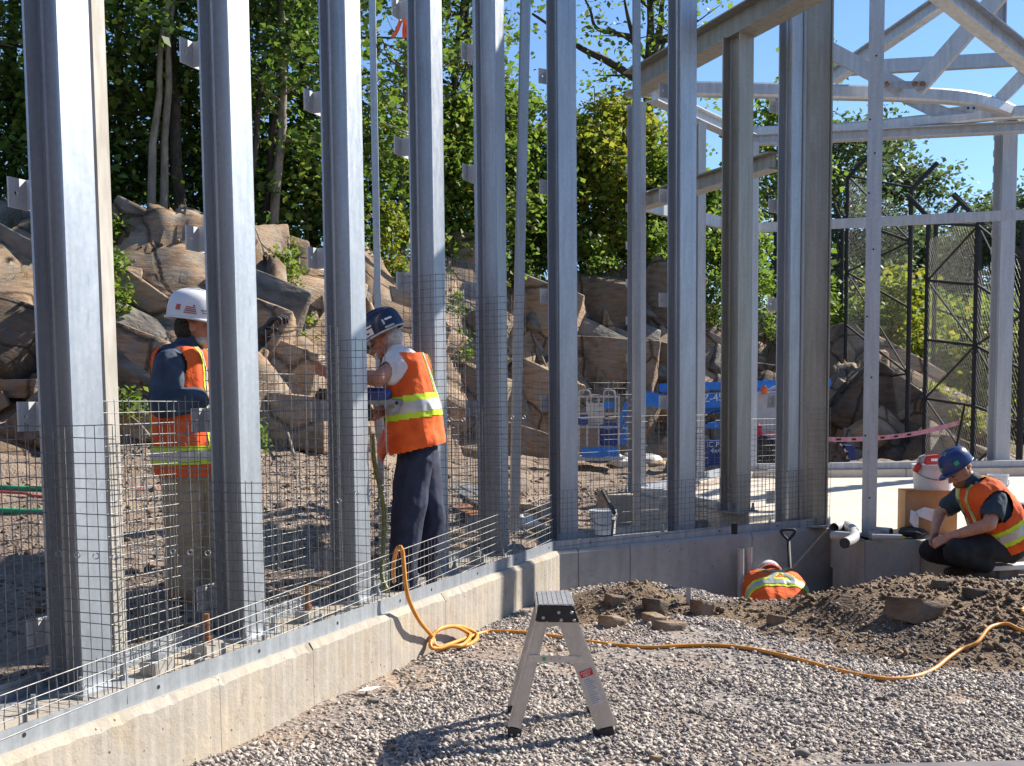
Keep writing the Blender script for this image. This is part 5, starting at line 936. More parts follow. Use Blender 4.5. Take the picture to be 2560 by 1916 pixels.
for dy in (0, DY):
    lt = ((1357, 1545), (1285, 1822)); rt_ = ((1416, 1545), (1517, 1822))
    L1 = leg(*lt, 30*px2m, 34*px2m, dy); L2 = leg(*rt_, 46*px2m, 52*px2m, dy)
    for (Lg, bu) in ((L1, ((1268, 1815), (1305, 1822), (1300, 1850), (1270, 1848))), (L2, ((1480, 1826), (1532, 1815), (1543, 1855), (1490, 1858)))):
        ft_ = MB().prism([T_(u, v, dy-.004) for u, v in bu][::-1], (0, .045, 0)).build('foot', M['navy_plastic'], ld, bevel=.004)
        for k in ((0.3, .6), (.75, .6)):
            c = T_(bu[0][0]+(bu[1][0]-bu[0][0])*k[0], bu[0][1]+22, dy-.004); MB().lathe([(.007, 0), (.005, .004)], 10, np.array([[1, 0, 0], [0, 0, 1], [0, -1, 0]], float).T, c).build('rivet', M['alu'], ft_)
    br = MB().prism([T_(1325, 1637, dy-.006), T_(1455, 1641, dy-.006), T_(1458, 1657, dy-.006), T_(1327, 1654, dy-.006)][::-1] if dy == 0 else [T_(1340, 1598, dy-.006), T_(1424, 1585, dy-.006), T_(1426, 1600, dy-.006), T_(1342, 1613, dy-.006)][::-1], (0, .004, 0)).build('spreader_bar', M['alu'], ld)
    if dy == 0:
        MB().box(T_(1360, 1647, -.008), .007, .001, .008).build('sticker', M['green_dot'], br)
        for u in (1334, 1378, 1400, 1448): MB().lathe([(.005, 0), (.004, .003)], 8, np.array([[1, 0, 0], [0, 0, 1], [0, -1, 0]], float).T, T_(u, 1647, -.006)).build('rivet', M['alu'], br)
    cp = MB().prism([T_(1346, 1513, dy-.006), T_(1433, 1515, dy-.006), T_(1449, 1557, dy-.006), T_(1338, 1555, dy-.006)][::-1], (0, .03, 0)).build('end_cap', M['navy_plastic'], ld, bevel=.004)
    for u, v in ((1358, 1544), (1397, 1531), (1429, 1531), (1403, 1550), (1435, 1550)): MB().lathe([(.0085, 0), (.006, .005)], 12, np.array([[1, 0, 0], [0, 0, 1], [0, -1, 0]], float).T, T_(u, v, dy-.0065)).build('rivet', M['alu'], cp)
c = (T_(1346, 1513)+T_(1433, 1515))/2; hw = (T_(1433, 1515)-T_(1346, 1513))[0]/2
tp = MB().box(c+V3(0, DY/2+.01, -.004), hw, DY/2+.012, .006).build('top_platform', M['alu'], ld, bevel=.003)
for k in range(7): MB().box(c+V3(-hw+hw*2*(k+.5)/7, DY/2+.01, .0035), hw/9, DY/2+.008, .0015).build('tread_rib', M['alu'], tp)
for s in (-1, 1): MB().box(c+V3(s*(hw+.004), DY/2+.01, -.03), .003, DY/2, .03).build('side_skirt', M['alu'], tp)
# printed label on the right leg
Lg, a, b, d, x = L2; Lf, af, bf, df, xf = leg.__defaults__ and (None,)*5 or (None,)*5
a, b = T_(1416, 1545), T_(1517, 1822); d = unit(b-a); x = unit(np.cross(d, V3(0, 1, 0))); x = x if x[0] > 0 else -x
def lab(t0, t1, w0, w1, mat, name, y=-.0045):
    Lw = np.linalg.norm(b-a); w = 48*px2m
    return MB().prism([a+d*Lw*t0+x*w*w0+V3(0, y, 0), a+d*Lw*t0+x*w*w1+V3(0, y, 0), a+d*Lw*t1+x*w*w1+V3(0, y, 0), a+d*Lw*t1+x*w*w0+V3(0, y, 0)][::-1], (0, .0008, 0)).build(name, M[mat], ld)
# front leg of the pair
lab(.47, .78, -.34, .3, 'label_white', 'safety_label'); rl = lab(.468, .525, -.36, .32, 'label_red', 'safety_label', -.0052)
Lw = np.linalg.norm(b-a); w_ = 48*px2m
text(ld, 'lettering', 'SAFETY', a+d*Lw*.492+x*w_*-.29+V3(0, -.0062, 0), .0145, x-V3(0, 0, 0), V3(0, 0, 1), 'white_print', .0004); text(ld, 'lettering', 'FIRST', a+d*Lw*.517+x*w_*-.22+V3(0, -.0062, 0), .0145, x, V3(0, 0, 1), 'white_print', .0004)
for k in range(13): lab(.545+.0175*k, .55+.0175*k, -.28, .08+.16*((k*7) % 3)/2, 'label_ink', 'print_line', -.0052)

# ------------------------------------------------------------------ orange hose
M['hose'] = proc('orange_hose', (.6, .24, .03), (.72, .32, .05), 25, .5, 0, .15, .003); R_ = .0125
def wall_or_ground(u, v, off, lift):
    r = ray(u, v); o_ = V3(0, 0, CH); t = float(np.dot(A(0, NF+off, 0)-o_, nA)/np.dot(r, nA)); pw_ = o_+t*r; pg = gtop(u, v, lift)
    return pw_ if (pw_[2] > .0 and pw_[1] < pg[1]) else pg
pp = [aty(985, 1455, 6.75), aty(983, 1425, 6.68), aty(988, 1385, 6.55), aty(998, 1368, 6.4), wall_or_ground(1006, 1380, .03, 0), wall_or_ground(1011, 1430, .05, 0), wall_or_ground(1015, 1470, .06, 0), wall_or_ground(1026, 1510, .06, 0), wall_or_ground(1050, 1555, .06, 0)]
for k in range(18):
    t = math.pi*1.05-2*math.pi*k/8.0; c2 = k > 8; pp.append(wall_or_ground(1137-(9 if c2 else 0)+(48 if c2 else 57)*math.cos(t), 1597+(4 if c2 else 0)+(35 if c2 else 31)*math.sin(t), .03+.025*((k*3) % 4)/2, .015+.012*((k*3) % 4)/2+(.02 if c2 else 0)))
for u, v in ((1205, 1583), (1260, 1580), (1330, 1585), (1400, 1594), (1465, 1604), (1540, 1614), (1620, 1620), (1700, 1616), (1780, 1614), (1850, 1620), (1920, 1632), (2010, 1655), (2100, 1680), (2170, 1695), (2230, 1700), (2290, 1694), (2335, 1676), (2370, 1650), (2400, 1627), (2425, 1620), (2445, 1608), (2470, 1578), (2495, 1564), (2520, 1566), (2545, 1575), (2580, 1590)): pp.append(gtop(u, v+4, .012))
tag(MB().tube(spline(pp, 6), R_, 10).build('air_hose', M['hose'], smooth=True), 'orange hose hanging over the mesh, coiled and snaking across the gravel', 'hose')
tag(MB().tube(spline([gtop(2575, 1520, .012), gtop(2558, 1528, .012), gtop(2556, 1538, .012), gtop(2575, 1548, .012)], 6), R_, 10).build('hose_loop', M['hose'], smooth=True), 'short loop of orange hose at the right edge', 'hose')
M['lime_hose'] = proc('lime_hose', (.12, .13, .02), (.2, .21, .035), 20, .5)
tag(MB().tube(spline([aty(930, 1085, 7.1), aty(935, 1150, 7.1), aty(950, 1220, 7.15), aty(960, 1290, 7.15), aty(958, 1370, 7.1), aty(955, 1440, 7.05), aty(970, 1478, 7.0)], 6), .015, 8).build('tool_hose', M['lime_hose'], smooth=True), 'olive air hose hanging from the tool beside the workers leg', 'hose')
# paper scrap, conduits, papers
M['paper'] = proc('white_paper', (.72, .72, .7), (.82, .82, .8), 6, .8)
p = gtop(920, 1740, .028); sc = MB(); sc.add([p+V3(-.055, -.03, 0), p+V3(.02, -.045, .008), p+V3(.07, .03, .012), p+V3(-.015, .035, .004), p+V3(-.055, -.03, .0012), p+V3(.02, -.045, .0092), p+V3(.07, .03, .0132), p+V3(-.015, .035, .0052)], [(3, 2, 1, 0), (4, 5, 6, 7), (0, 1, 5, 4), (1, 2, 6, 5), (2, 3, 7, 6), (3, 0, 4, 7)]); tag(sc.build('paper_scrap', M['paper']), 'white paper scrap lying on the gravel near the footing', 'paper')
M['pvc'] = proc('grey_pvc', (.34, .345, .35), (.42, .425, .43), 8, .5)
def pipe(label, pts, r, th=.006, group='grey pipes'):
    P = spline(pts, 8) if len(pts) > 2 else [np.asarray(q, float) for q in pts]; o = thing('pipe', label, 'pipe', P[0], group); MB().tube(P, r, 16, caps=False).build('pipe_wall', M['pvc'], o, True); MB().tube([P[-1]-unit(P[-1]-P[-2])*.06, P[-1]+unit(P[-1]-P[-2])*.0005], r-th, 16).build('bore', M['black'], o); return o
yb = k1[1]+.12; zb_ = .29
for q in ((1896, 1402, .17), (1921, 1400, .17)): pass
pipe('left grey conduit stub standing in the trench', [B(1.93, .13, -.3), B(1.93, .13, .21)], .03); pipe('right grey conduit stub standing in the trench', [B(2.04, .12, -.3), B(2.04, .12, .215)], .03); pipe('white conduit end poking from the heap', [gtop(1722, 1512), gtop(1722, 1512)+V3(0, 0, .12)], .02)
q = lambda u, v, z=.33: atz(u, v, z)
pipe('bent grey pipe elbow lying on the footing end', [q(2085, 1320, .35), q(2112, 1313, .35), q(2132, 1325, .35), q(2136, 1342, .34), q(2126, 1352, .33), q(2112, 1358, .33)], .045); pipe('grey pipe lying under the elbow', [q(2080, 1338, .33), q(2140, 1343, .33)], .04); pipe('short grey pipe behind the door post', [q(2170, 1325, .335), q(2228, 1330, .335)], .036); pipe('thin grey pipe beside the short pipe', [q(2180, 1342, .325), q(2255, 1344, .325)], .025)
for i, u in enumerate((2157, 2172, 2187)): 
    p = atz(u, 1340+(4 if i == 1 else 0), .29); o = tag(MB().lathe([(.034, 0), (.034, .07), (.028, .07), (.028, .004)], 14, None, p+V3(0, -.09, 0)).build('pipe_collar', M['pvc']), ['left', 'middle', 'right'][i]+' of three grey collars at the foot of the door post', 'collar', 'pipe collars')
tw = thing('snips', 'yellow handled snips lying on the footing end', 'tool', q(2245, 1343)); MB().beam(q(2235, 1342, .305), q(2262, 1345, .305), .025, .02).build('handle', proc('yellow_grip', (.6, .55, .03), (.75, .7, .05), 10, .5), tw); MB().beam(q(2262, 1345, .305), q(2280, 1344, .305), .015, .01).build('blade', M['galv_dull'], tw); M['black_cloth'] = proc('black_cloth', (.01, .01, .011), (.025, .025, .027), 20, .9, 0, .5, .01)
P, f = rock_shape(3, 9, .1, np.random.default_rng(77)); o = tag(link('tool_bag', npmesh('tool_bag', P*V3(.12, .1, .05), f, M['black_cloth'])), 'black cloth bundle left of the cardboard box', 'bag'); o.location = q(2262, 1330, .34)
# cardboard box, bucket, saw
M['card'] = proc('cardboard', (.36, .21, .1), (.44, .27, .14), 5, .85, 0, .15, .004); M['bucket'] = proc('white_bucket', (.55, .57, .6), (.64, .66, .68), 4, .4)
yc = 10.2; W = lambda u, v, dy=0: aty(u, v, yc+dy)
cb = thing('cardboard_box', 'tall open cardboard box in front of the squatting worker', 'box', W(2320, 1350)); b0, b1 = W(2262, 1350), W(2392, 1352); hb = W(2265, 1228)[2]-b0[2]
MB().prism([b0, b1, b1+V3(.05, .35, 0), b0+V3(.05, .35, 0)], (0, 0, hb)).build('carton', M['card'], cb, bevel=.004); MB().prism([b0+V3(0, -.002, hb), b1+V3(0, -.002, hb), b1+V3(0, -.06, hb+.01), b0+V3(.0, -.05, hb+.012)], (0, 0, .004)).build('flap', M['card'], cb)
for pts in (((2277, 1275), (2290, 1280), (2297, 1292), (2296, 1320), (2285, 1318), (2274, 1305)), ((2290, 1278), (2310, 1268), (2338, 1274), (2334, 1296), (2330, 1304), (2298, 1292))): MB().prism([W(u, v, -.02-.012*k) for k, (u, v) in enumerate(pts)], (0, .002, 0)).build('paper_sheet', M['paper'], cb)
def bucket(label, u0, u1, vt, vb, y, group='white buckets'):
    p0, p1 = aty(u0, vb, y), aty(u1, vb, y); c = (p0+p1)/2+V3(0, .1, 0); r = np.linalg.norm(p1-p0)/2; h = aty(u0, vt, y)[2]-p0[2]; o = thing('bucket', label, 'bucket', c, group)
    MB().lathe([(r*.9, 0), (r, h*.97), (r*1.05, h*.97), (r*1.05, h), (r*.95, h), (r*.86, .01)], 28, None, c).build('pail', M['bucket'], o, False)
    for z in (.82, .9): MB().lathe([(r*.985, h*z), (r*1.04, h*z), (r*1.04, h*z+.008), (r*.985, h*z+.008)], 28, None, c).build('rim_band', M['bucket'], o)
    MB().tube([c+V3(r*math.cos(t)*1.05, -r*1.02*abs(math.sin(t)), h*.86-.1*math.sin(t)) for t in np.linspace(0, math.pi, 12)], .004, 6).build('bail_handle', M['wire'], o); return o
bucket('white bucket standing on the cardboard box', 2292, 2390, 1162, 1236, 10.35); bucket('white bucket behind the squatting worker at the right', 2478, 2528, 1188, 1262, 12.0); bk3 = bucket('white bucket standing on the shaded footing left of the second right wall column', 1476, 1544, 1278, 1338, 9.95)
pb = thing('pry_bar', 'rusty flat bar leaning in the white bucket', 'bar', aty(1530, 1335, 9.85)); MB().beam(aty(1533, 1300, 9.8), aty(1529, 1345, 9.8), .03, .02).build('bar', M['rust'], pb); MB().beam(aty(1537, 1285, 9.8), aty(1505, 1225, 10.0), .02, .03).build('dark_bar', M['black_paint'], pb)
tag(MB().box(aty(1506, 1248, 11), .05, .04, .075, unit(V3(1, .2, .2))).build('wood_offcut', M['wood'], bevel=.004), 'brown wood offcut standing behind the white bucket', 'wood')
tag(MB().box(aty(1836, 1322, 10.0), .025, .02, .05).build('dark_offcut', M['black_paint'], bevel=.004), 'small dark upright block on the right footing', 'block')
M['tool_red'] = proc('tool_red', (.45, .02, .02), (.58, .04, .035), 12, .4)
sw = thing('power_saw', 'red power saw resting on top of the white bucket', 'power tool', W(2340, 1150, .1)); Y2 = .15
MB().prism([W(2318, 1140, Y2), W(2352, 1137, Y2), W(2354, 1162, Y2), W(2314, 1163, Y2), W(2306, 1150, Y2)][::-1], (0, .1, 0)).build('motor_housing', M['tool_red'], sw, bevel=.012); MB().prism([W(2300, 1143, Y2), W(2318, 1136, Y2), W(2312, 1156, Y2), W(2302, 1165, Y2), W(2297, 1160, Y2)][::-1], (0, .07, 0)).build('gear_case', M['galv_dull'], sw, bevel=.01)
MB().tube([W(2300, 1160, Y2), W(2292, 1170, Y2), W(2288, 1180, Y2)], .028, 8).build('grip', M['tool_red'], sw, True); MB().box(W(2336, 1150, Y2-.004), .03, .002, .012).build('logo_plate', M['white_print'], sw)
gb = thing('colour_box', 'purple printed box at the right edge behind the squatting worker', 'box', aty(2570, 1330, 10.6)); g0 = aty(2534, 1335, 10.6); M['purple'] = proc('purple_print', (.05, .02, .1), (.09, .04, .17), 6, .5)
MB().box(g0+V3(.2, .15, .14), .2, .15, .14).build('box_body', M['purple'], gb, bevel=.004); MB().box(g0+V3(.03, -.0015, .2), .02, .001, .05).build('print_patch', M['green_dot'], gb); MB().box(g0+V3(.2, .15, .292), .21, .16, .01).build('lid', M['paper'], gb)
tag(MB().box(aty(2555, 1370, 10.2)+V3(.1, .1, 0), .22, .15, .09).build('white_case', M['bucket'], bevel=.01), 'white case at the right edge under the purple box', 'case')
for i, (a_, b_) in enumerate((((2480, 1398), (2600, 1392)), ((2455, 1420), (2600, 1412)))): plank(['upper', 'lower'][i]+' weathered board behind the squatting worker boot', atz(*a_, .1), atz(*b_, .1), .16, .04, 'sheet')
tl = thing('cut_off_saw', 'grey tool with round base on the ground beside the footing end', 'power tool', atz(2330, 1405, .05)); MB().lathe([(.07, 0), (.075, .03), (.05, .06), (.02, .08)], 16, None, atz(2328, 1408, .05)).build('guard', M['galv_dull'], tl); MB().beam(atz(2310, 1385, .15), atz(2350, 1400, .12), .05, .05).build('handle', M['black'], tl)
# shovel with D grip leaning on the trench wall
sh = thing('shovel', 'black D handled shovel leaning on the shaded footing', 'shovel', B(2.58, .35, -.45)); s0 = aty(1971, 1352, 10.28); s1 = aty(1976, 1450, 10.05)
MB().tube([aty(1971, 1349, 10.28), s1+(s1-s0)*.9], .017, 8).build('shaft', M['black_paint'], sh, True)
MB().tube(spline([aty(1971, 1351, 10.28), aty(1956, 1336, 10.28), aty(1955, 1326, 10.28), aty(1985, 1325, 10.28), aty(1985, 1335, 10.28), aty(1971, 1351, 10.28)], 4), .013, 8).build('grip', M['black_paint'], sh, True)
bl_ = s1+(s1-s0)*.9; MB().prism([bl_+V3(-.1, 0, 0), bl_+V3(.1, 0, 0), bl_+V3(.09, -.06, -.22), bl_+V3(0, -.08, -.28), bl_+V3(-.09, -.06, -.22)], (0, .004, 0)).build('blade', M['black_paint'], sh)
# orange ribbons on the fourth column clip
M['ribbon'] = proc('orange_ribbon', (.75, .09, .015), (.9, .16, .03), 10, .6)
rb = thing('flagging_ribbon', 'two orange flagging tails tied to a column clip near the top', 'ribbon', aty(1012, 35, 8.05))
for pts in (((1003, 40), (1001, 55), (992, 78), (983, 94)), ((1016, 30), (1014, 50), (1012, 75), (1014, 96))):
    P = [aty(u, v, 8.05) for u, v in pts]; m_ = MB(); V = []
    for k, p in enumerate(P): V += [p+V3(-.012-.004*k, .004*k, 0), p+V3(.012+.004*k, -.01*k, 0)]
    V2 = [v+V3(0, .0015, 0) for v in V]; n = len(P); m_.add(V+V2, [(2*i, 2*i+1, 2*i+3, 2*i+2) for i in range(n-1)]+[(2*n+2*i+2, 2*n+2*i+3, 2*n+2*i+1, 2*n+2*i) for i in range(n-1)]); m_.build('ribbon_tail', M['ribbon'], rb)
M['parapet'] = proc('dark_parapet', (.12, .105, .11), (.19, .17, .17), 25, .9, 0, .3, .004)
# concrete ledge right in front of the photographer
c0, c1_ = aty(1500, 1921, 1.0), aty(2620, 1893, 1.0); tag(MB().prism([c0, c1_, c1_-V3(0, .35, .02), c0-V3(0, .35, 0)], (0, 0, -.5)).build('parapet', M['parapet'], bevel=.006), 'dark parapet edge along the bottom right of the picture', 'parapet')
# a few dead branches on the slope
for i, (pts) in enumerate((((680, 1015), (715, 1080), (740, 1160)), ((690, 870), (740, 940), (830, 1020)), ((1330, 850), (1360, 930), (1390, 1000)), ((300, 1058), (360, 1090), (400, 1140)), ((1180, 850), (1230, 950), (1260, 1040)))):
    tag(MB().tube(spline([hit(u, v)+V3(0, -.15, .12) for u, v in pts], 5), .022, 6).build('dead_branch', M['bark_pale'], smooth=True), ['dead branch leaning behind the mesh left of the drilling tool', 'thin root trailing over the tan rock left of the third column', 'dead stick on the slope left of the corner column', 'dry stick behind the first mesh bay', 'long dead branch behind the tall mesh panel'][i], 'branch')
# ------------------------------------------------------------------ people
def cloth_mat(name, c1, c2, rough=.85, sc=9, bs=.35): return proc(name, c1, c2, sc, rough, 0, bs, .02, bscale=14, detail=4)
M['skin'] = proc('skin', (.42, .2, .13), (.52, .27, .185), 18, .5, 0, .1, .003); M['skin_red'] = proc('tanned_skin', (.4, .16, .1), (.52, .235, .15), 18, .5, 0, .15, .003); M['orange_cloth'] = cloth_mat('orange_vest', (.66, .075, .01), (.93, .15, .02), sc=5, bs=.6); M['lime'] = cloth_mat('lime_tape', (.55, .75, .03), (.65, .85, .06)); M['silver'] = proc('silver_tape', (.45, .45, .44), (.58, .58, .57), 12, .35, .3)
M['navy_cloth'] = cloth_mat('navy_cloth', (.012, .016, .04), (.024, .032, .07)); M['black_trouser'] = cloth_mat('black_trousers', (.008, .01, .014), (.02, .022, .028)); M['slate_shirt'] = cloth_mat('slate_shirt', (.03, .045, .075), (.06, .085, .125)); M['teal_shirt'] = cloth_mat('dark_teal_shirt', (.02, .04, .055), (.04, .065, .085)); M['white_cloth'] = cloth_mat('white_tshirt', (.6, .58, .6), (.74, .72, .74)); M['khaki'] = cloth_mat('khaki_trousers', (.36, .265, .155), (.47, .36, .23)); M['boot'] = proc('boot_leather', (.03, .022, .016), (.07, .05, .035), 14, .7, 0, .3, .005); M['boot_tan'] = proc('tan_boot', (.22, .14, .07), (.32, .21, .11), 14, .75, 0, .3, .005)
M['hat_white'] = proc('white_hard_hat', (.7, .7, .72), (.8, .8, .81), 3, .3); M['hat_navy'] = proc('navy_hard_hat', (.01, .014, .04), (.018, .024, .06), 3, .25); M['hat_blue'] = proc('blue_hard_hat', (.012, .03, .12), (.02, .045, .16), 3, .3); M['grey_hair'] = proc('grey_hair', (.4, .36, .32), (.6, .56, .5), 60, .8, 0, .5, .004); M['dark_hair'] = proc('dark_hair', (.02, .014, .01), (.05, .035, .025), 60, .8, 0, .5, .004); M['beard_red'] = proc('ginger_beard', (.16, .07, .035), (.26, .12, .06), 70, .85, 0, .5, .004); M['glove'] = proc('black_glove', (.01, .01, .011), (.03, .03, .032), 20, .7, 0, .3, .004); M['sticker_red'] = proc('red_print', (.5, .08, .06), (.6, .12, .1), 10, .6)
M['tool_blue'] = proc('tool_blue', (.01, .03, .14), (.015, .05, .22), 10, .35)
DG = lambda: bpy.context.evaluated_depsgraph_get()
def soft(mb, voxel=.009, it=4, wr=0.0, wf=9.0, fac=.5):
    me = mb.mesh('tmp'); ob = bpy.data.objects.new('tmp', me); S.collection.objects.link(ob)
    r = ob.modifiers.new('r', 'REMESH'); r.mode = 'VOXEL'; r.voxel_size = voxel
    s = ob.modifiers.new('s', 'SMOOTH'); s.factor = fac; s.iterations = it
    m2 = bpy.data.meshes.new_from_object(ob.evaluated_get(DG())); bpy.data.objects.remove(ob)
    n = len(m2.vertices); V = np.empty(n*3); m2.vertices.foreach_get('co', V); V = V.reshape(-1, 3); N = np.empty(n*3); m2.vertices.foreach_get('normal', N); N = N.reshape(-1, 3)
    Fq = np.array([list(p.vertices) if len(p.vertices) == 4 else list(p.vertices)+[p.vertices[-1]] for p in m2.polygons if len(p.vertices) in (3, 4)]); bpy.data.meshes.remove(m2)
    if wr:
        w_ = fbm(V[:, 0]*wf, V[:, 1]*wf, V[:, 2]*wf*.6+3, 3); V = V+N*(wr*(1-np.abs(w_)*2.4))[:, None]
    return V, Fq, N
def put(name, VF, mat, o, keep=None, off=0.0):
    V, Fq, N = VF; C = V[Fq].mean(1); Fk = Fq if keep is None else Fq[keep(C)]
    if len(Fk) == 0: return None
    used, inv = np.unique(Fk, return_inverse=True); inv = inv.reshape(Fk.shape); Vn = V[used]+N[used]*off-world_loc(o)
    return link(name, npmesh(name, Vn, inv, M[mat], True), o)
def head(mb, c, f, up, k=1.0):
    f = unit(f); up = unit(up-f*np.dot(up, f)); s = np.cross(up, f); A_ = np.array([f, s, up]); c = np.asarray(c); P = lambda a, b, z: c+(f*a+s*b+up*z)*k
    mb.ell(P(-.008, 0, .03), (.098*k, .077*k, .1*k), A_); mb.ell(P(.03, 0, -.035), (.066*k, .06*k, .075*k), A_); mb.cap(P(.055, 0, -.085), P(.075, 0, -.088), .03*k, .024*k)
    mb.cap(P(.088, 0, .015), P(.113, 0, -.022), .011*k, .0165*k); mb.cap(P(.098, -.012, -.028), P(.098, .012, -.028), .01*k, .01*k); mb.cap(P(.084, -.03, .03), P(.084, .03, .03), .014*k, .014*k)
    mb.cap(P(.088, -.02, -.058), P(.088, .02, -.058), .009*k, .009*k); mb.cap(P(.086, -.018, -.07), P(.086, .018, -.07), .009*k, .009*k)
    for q in (-1, 1): mb.ell(P(.058, q*.043, -.01), (.03*k, .025*k, .022*k), A_); mb.ell(P(-.008, q*.078, -.005), (.021*k, .009*k, .034*k), A_); mb.cap(P(-.02, q*.082, .02), P(-.016, q*.082, -.028), .007*k, .006*k)
    return A_, P
def eyes(o, P, A_, k=1.0):
    for q in (-1, 1): MB().ell(P(.088, q*.033, .008), (.006, .012, .007), A_, 8, 5).build('eye', M['black'], o)
def hard_hat(o, c, f, up, mat, k=1.0, brim=None):
    f = unit(f); up = unit(up-f*np.dot(up, f)); s = np.cross(up, f); A_ = np.array([f, s, up]); m_ = MB(); n = 32; V = []; prof = [(1.0, 0.0), (1.0, .03), (.985, .06), (.93, .1), (.82, .128), (.6, .15), (.3, .162), (.02, .166)]
    for r, z in prof:
        for i in range(n):
            t = 2*math.pi*i/n; V.append(c+(f*(.145*r*math.cos(t))+s*(.118*r*math.sin(t))+up*(z+.004*(abs(math.sin(t)) < .25)*(z > .05)))*k)
    Fc = [(i*n+j, i*n+(j+1) % n, (i+1)*n+(j+1) % n, (i+1)*n+j) for i in range(len(prof)-1) for j in range(n)]+[tuple(range((len(prof)-1)*n, len(prof)*n))]
    h = m_.add(V, Fc).build('hard_hat', M[mat], o, True)
    b = MB(); V = []
    for r, z in ((.97, .012), (1.06, .006), (1.07, -.004), (.97, -.002)):
        for i in range(n):
            t = 2*math.pi*i/n; ext = 1+(.27*max(0, math.cos(t))**2.2 if r > 1 else 0); V.append(c+(f*(.145*r*math.cos(t)*ext)+s*(.118*r*math.sin(t))+up*(z-(.012*max(0, math.cos(t)) if r > 1 else 0)))*k)
    b.add(V, [(i*n+j, i*n+(j+1) % n, ((i+1) % 4)*n+(j+1) % n, ((i+1) % 4)*n+j) for i in range(4) for j in range(n)]).build('brim', M[brim or mat], h, True)
    for off in (-.035, 0, .035): MB().tube([c+(f*(.13*math.cos(t))+s*off+up*(.035+.128*math.sin(t)))*k for t in np.linspace(.5, 2.5, 14)], .006*k, 6).build('ridge', M[mat], h, True)
    return h, A_
def decal(o, c, f, up, k, side, ang, z, w, hh, mat, name='sticker'):
    """patch on the shell: angle from the front, height, size"""
    f = unit(f); up = unit(up-f*np.dot(up, f)); s = np.cross(up, f); V = []; nx_, nz = 6, 4
    R = lambda zz: 1.0 if zz < .045 else math.sqrt(max(.05, 1-((zz-.03)/.137)**2))
    for j in range(nz+1):
        for i in range(nx_+1):
            a = ang+(i/nx_-.5)*w/.13; zz = z+(j/nz-.5)*hh; r = R(zz)*1.02; V.append(c+(f*(.145*r*math.cos(a))+s*(side*.118*r*math.sin(a))+up*zz)*k)
    m_ = MB(); m_.add(V, [(j*(nx_+1)+i, j*(nx_+1)+i+1, (j+1)*(nx_+1)+i+1, (j+1)*(nx_+1)+i) for j in range(nz) for i in range(nx_)]); return m_.build(name, M[mat], o)
def hand(mb, wrist, d, pn, curl=.6, k=1.0, thumb=1):
    """d: pointing direction, pn: palm normal (fingers curl towards it)"""
    d = unit(d); pn = unit(pn-d*np.dot(pn, d)); s = np.cross(pn, d); w = np.asarray(wrist, float); Q = lambda a, b, c_: w+(d*a+s*b+pn*c_)*k
    for b in (-.026, -.009, .009, .026): mb.cap(Q(.01, b*.75, 0), Q(.088, b, 0), .0145*k, .012*k, 8)
    for i, (b, L_) in enumerate(((-.031, .062), (-.0105, .076), (.0105, .072), (.03, .056))):
        p = Q(.088, b, 0); a = 0
        for j, fr_ in enumerate((.45, .32, .25)):
            a += curl*(.55+.35*j)*(1+.08*i); q = p+(d*math.cos(a)+pn*math.sin(a)+s*b*.6)*L_*fr_*k; mb.cap(p, q, (.0095-.0008*j)*k, (.0088-.0008*j)*k, 8); p = q
    p = Q(.02, thumb*-.028, .006); q = p+(d*.6-s*thumb*.6+pn*.45)*.045*k; mb.cap(p, q, .014*k, .0105*k, 8); mb.cap(q, q+(d*.8+pn*.5-s*thumb*.1)*.034*k, .0105*k, .0085*k, 8)
def limb(mb, pts, rad, n=12):
    for i in range(len(pts)-1): mb.cap(pts[i], pts[i+1], rad[i], rad[i+1], n)
def boot(mb, ank, d, k=1.0, pitch=0.0):
    d = unit(d); a = np.asarray(ank, float); dn = V3(0, 0, -1); mb.cap(a+V3(0, 0, .08), a+dn*.03, .055, .052); mb.cap(a+dn*.055-d*.045, a+d*.07+dn*.06+V3(0, 0, pitch*.05), .042, .048); mb.cap(a+d*.07+dn*.062+V3(0, 0, pitch*.05), a+d*.155+dn*.068+V3(0, 0, pitch*.0), .048, .038)
def torso(mb, pts, rad, half, lat=V3(0, 1, 0)):
    for q in (-1, 1): limb(mb, [p+lat*q*half[i] for i, p in enumerate(pts)], rad, 14)
    limb(mb, pts, [r*1.02 for r in rad], 14)
def vest(o, mb, lo, hi, lat, hem, extra=None, wr=.008, straps=(.06, .125), band=(.3, .5), neck=None, arms=()):
    VF = soft(mb, .009, 4, wr*1.7, 6); ax = hi-lo; L2 = float(ax@ax); lat = unit(lat)
    T = lambda C: ((C-lo)@ax)/L2; La = lambda C: np.abs((C-lo)@lat-(T(C)*0))
    def keep(C):
        k = hem(C)
        for (p, d, r) in arms: w_ = C-p; al = w_@unit(d); k &= ~((np.linalg.norm(w_-al[:, None]*unit(d), axis=1) < r) & (al > -.02))
        return k
    vb = put('hi_vis_vest', VF, 'orange_cloth', o, keep)
    bz = lambda C, m0: (T(C) > band[0]+m0) & (T(C) < band[1]-m0); sz = lambda C, m0: (La(C) > straps[0]+m0) & (La(C) < straps[1]-m0) & (T(C) > band[1]-.02)
    q = (band[1]-band[0])*.26; r = (straps[1]-straps[0])*.26
    put('lime_tape', VF, 'lime', vb, lambda C: keep(C) & (bz(C, 0) | sz(C, 0) | (extra(C, 0) if extra else False)), .004); put('silver_tape', VF, 'silver', vb, lambda C: keep(C) & (bz(C, q) | (sz(C, r) & ~bz(C, 0)) | (extra(C, .014) if extra else False)), .007); return vb

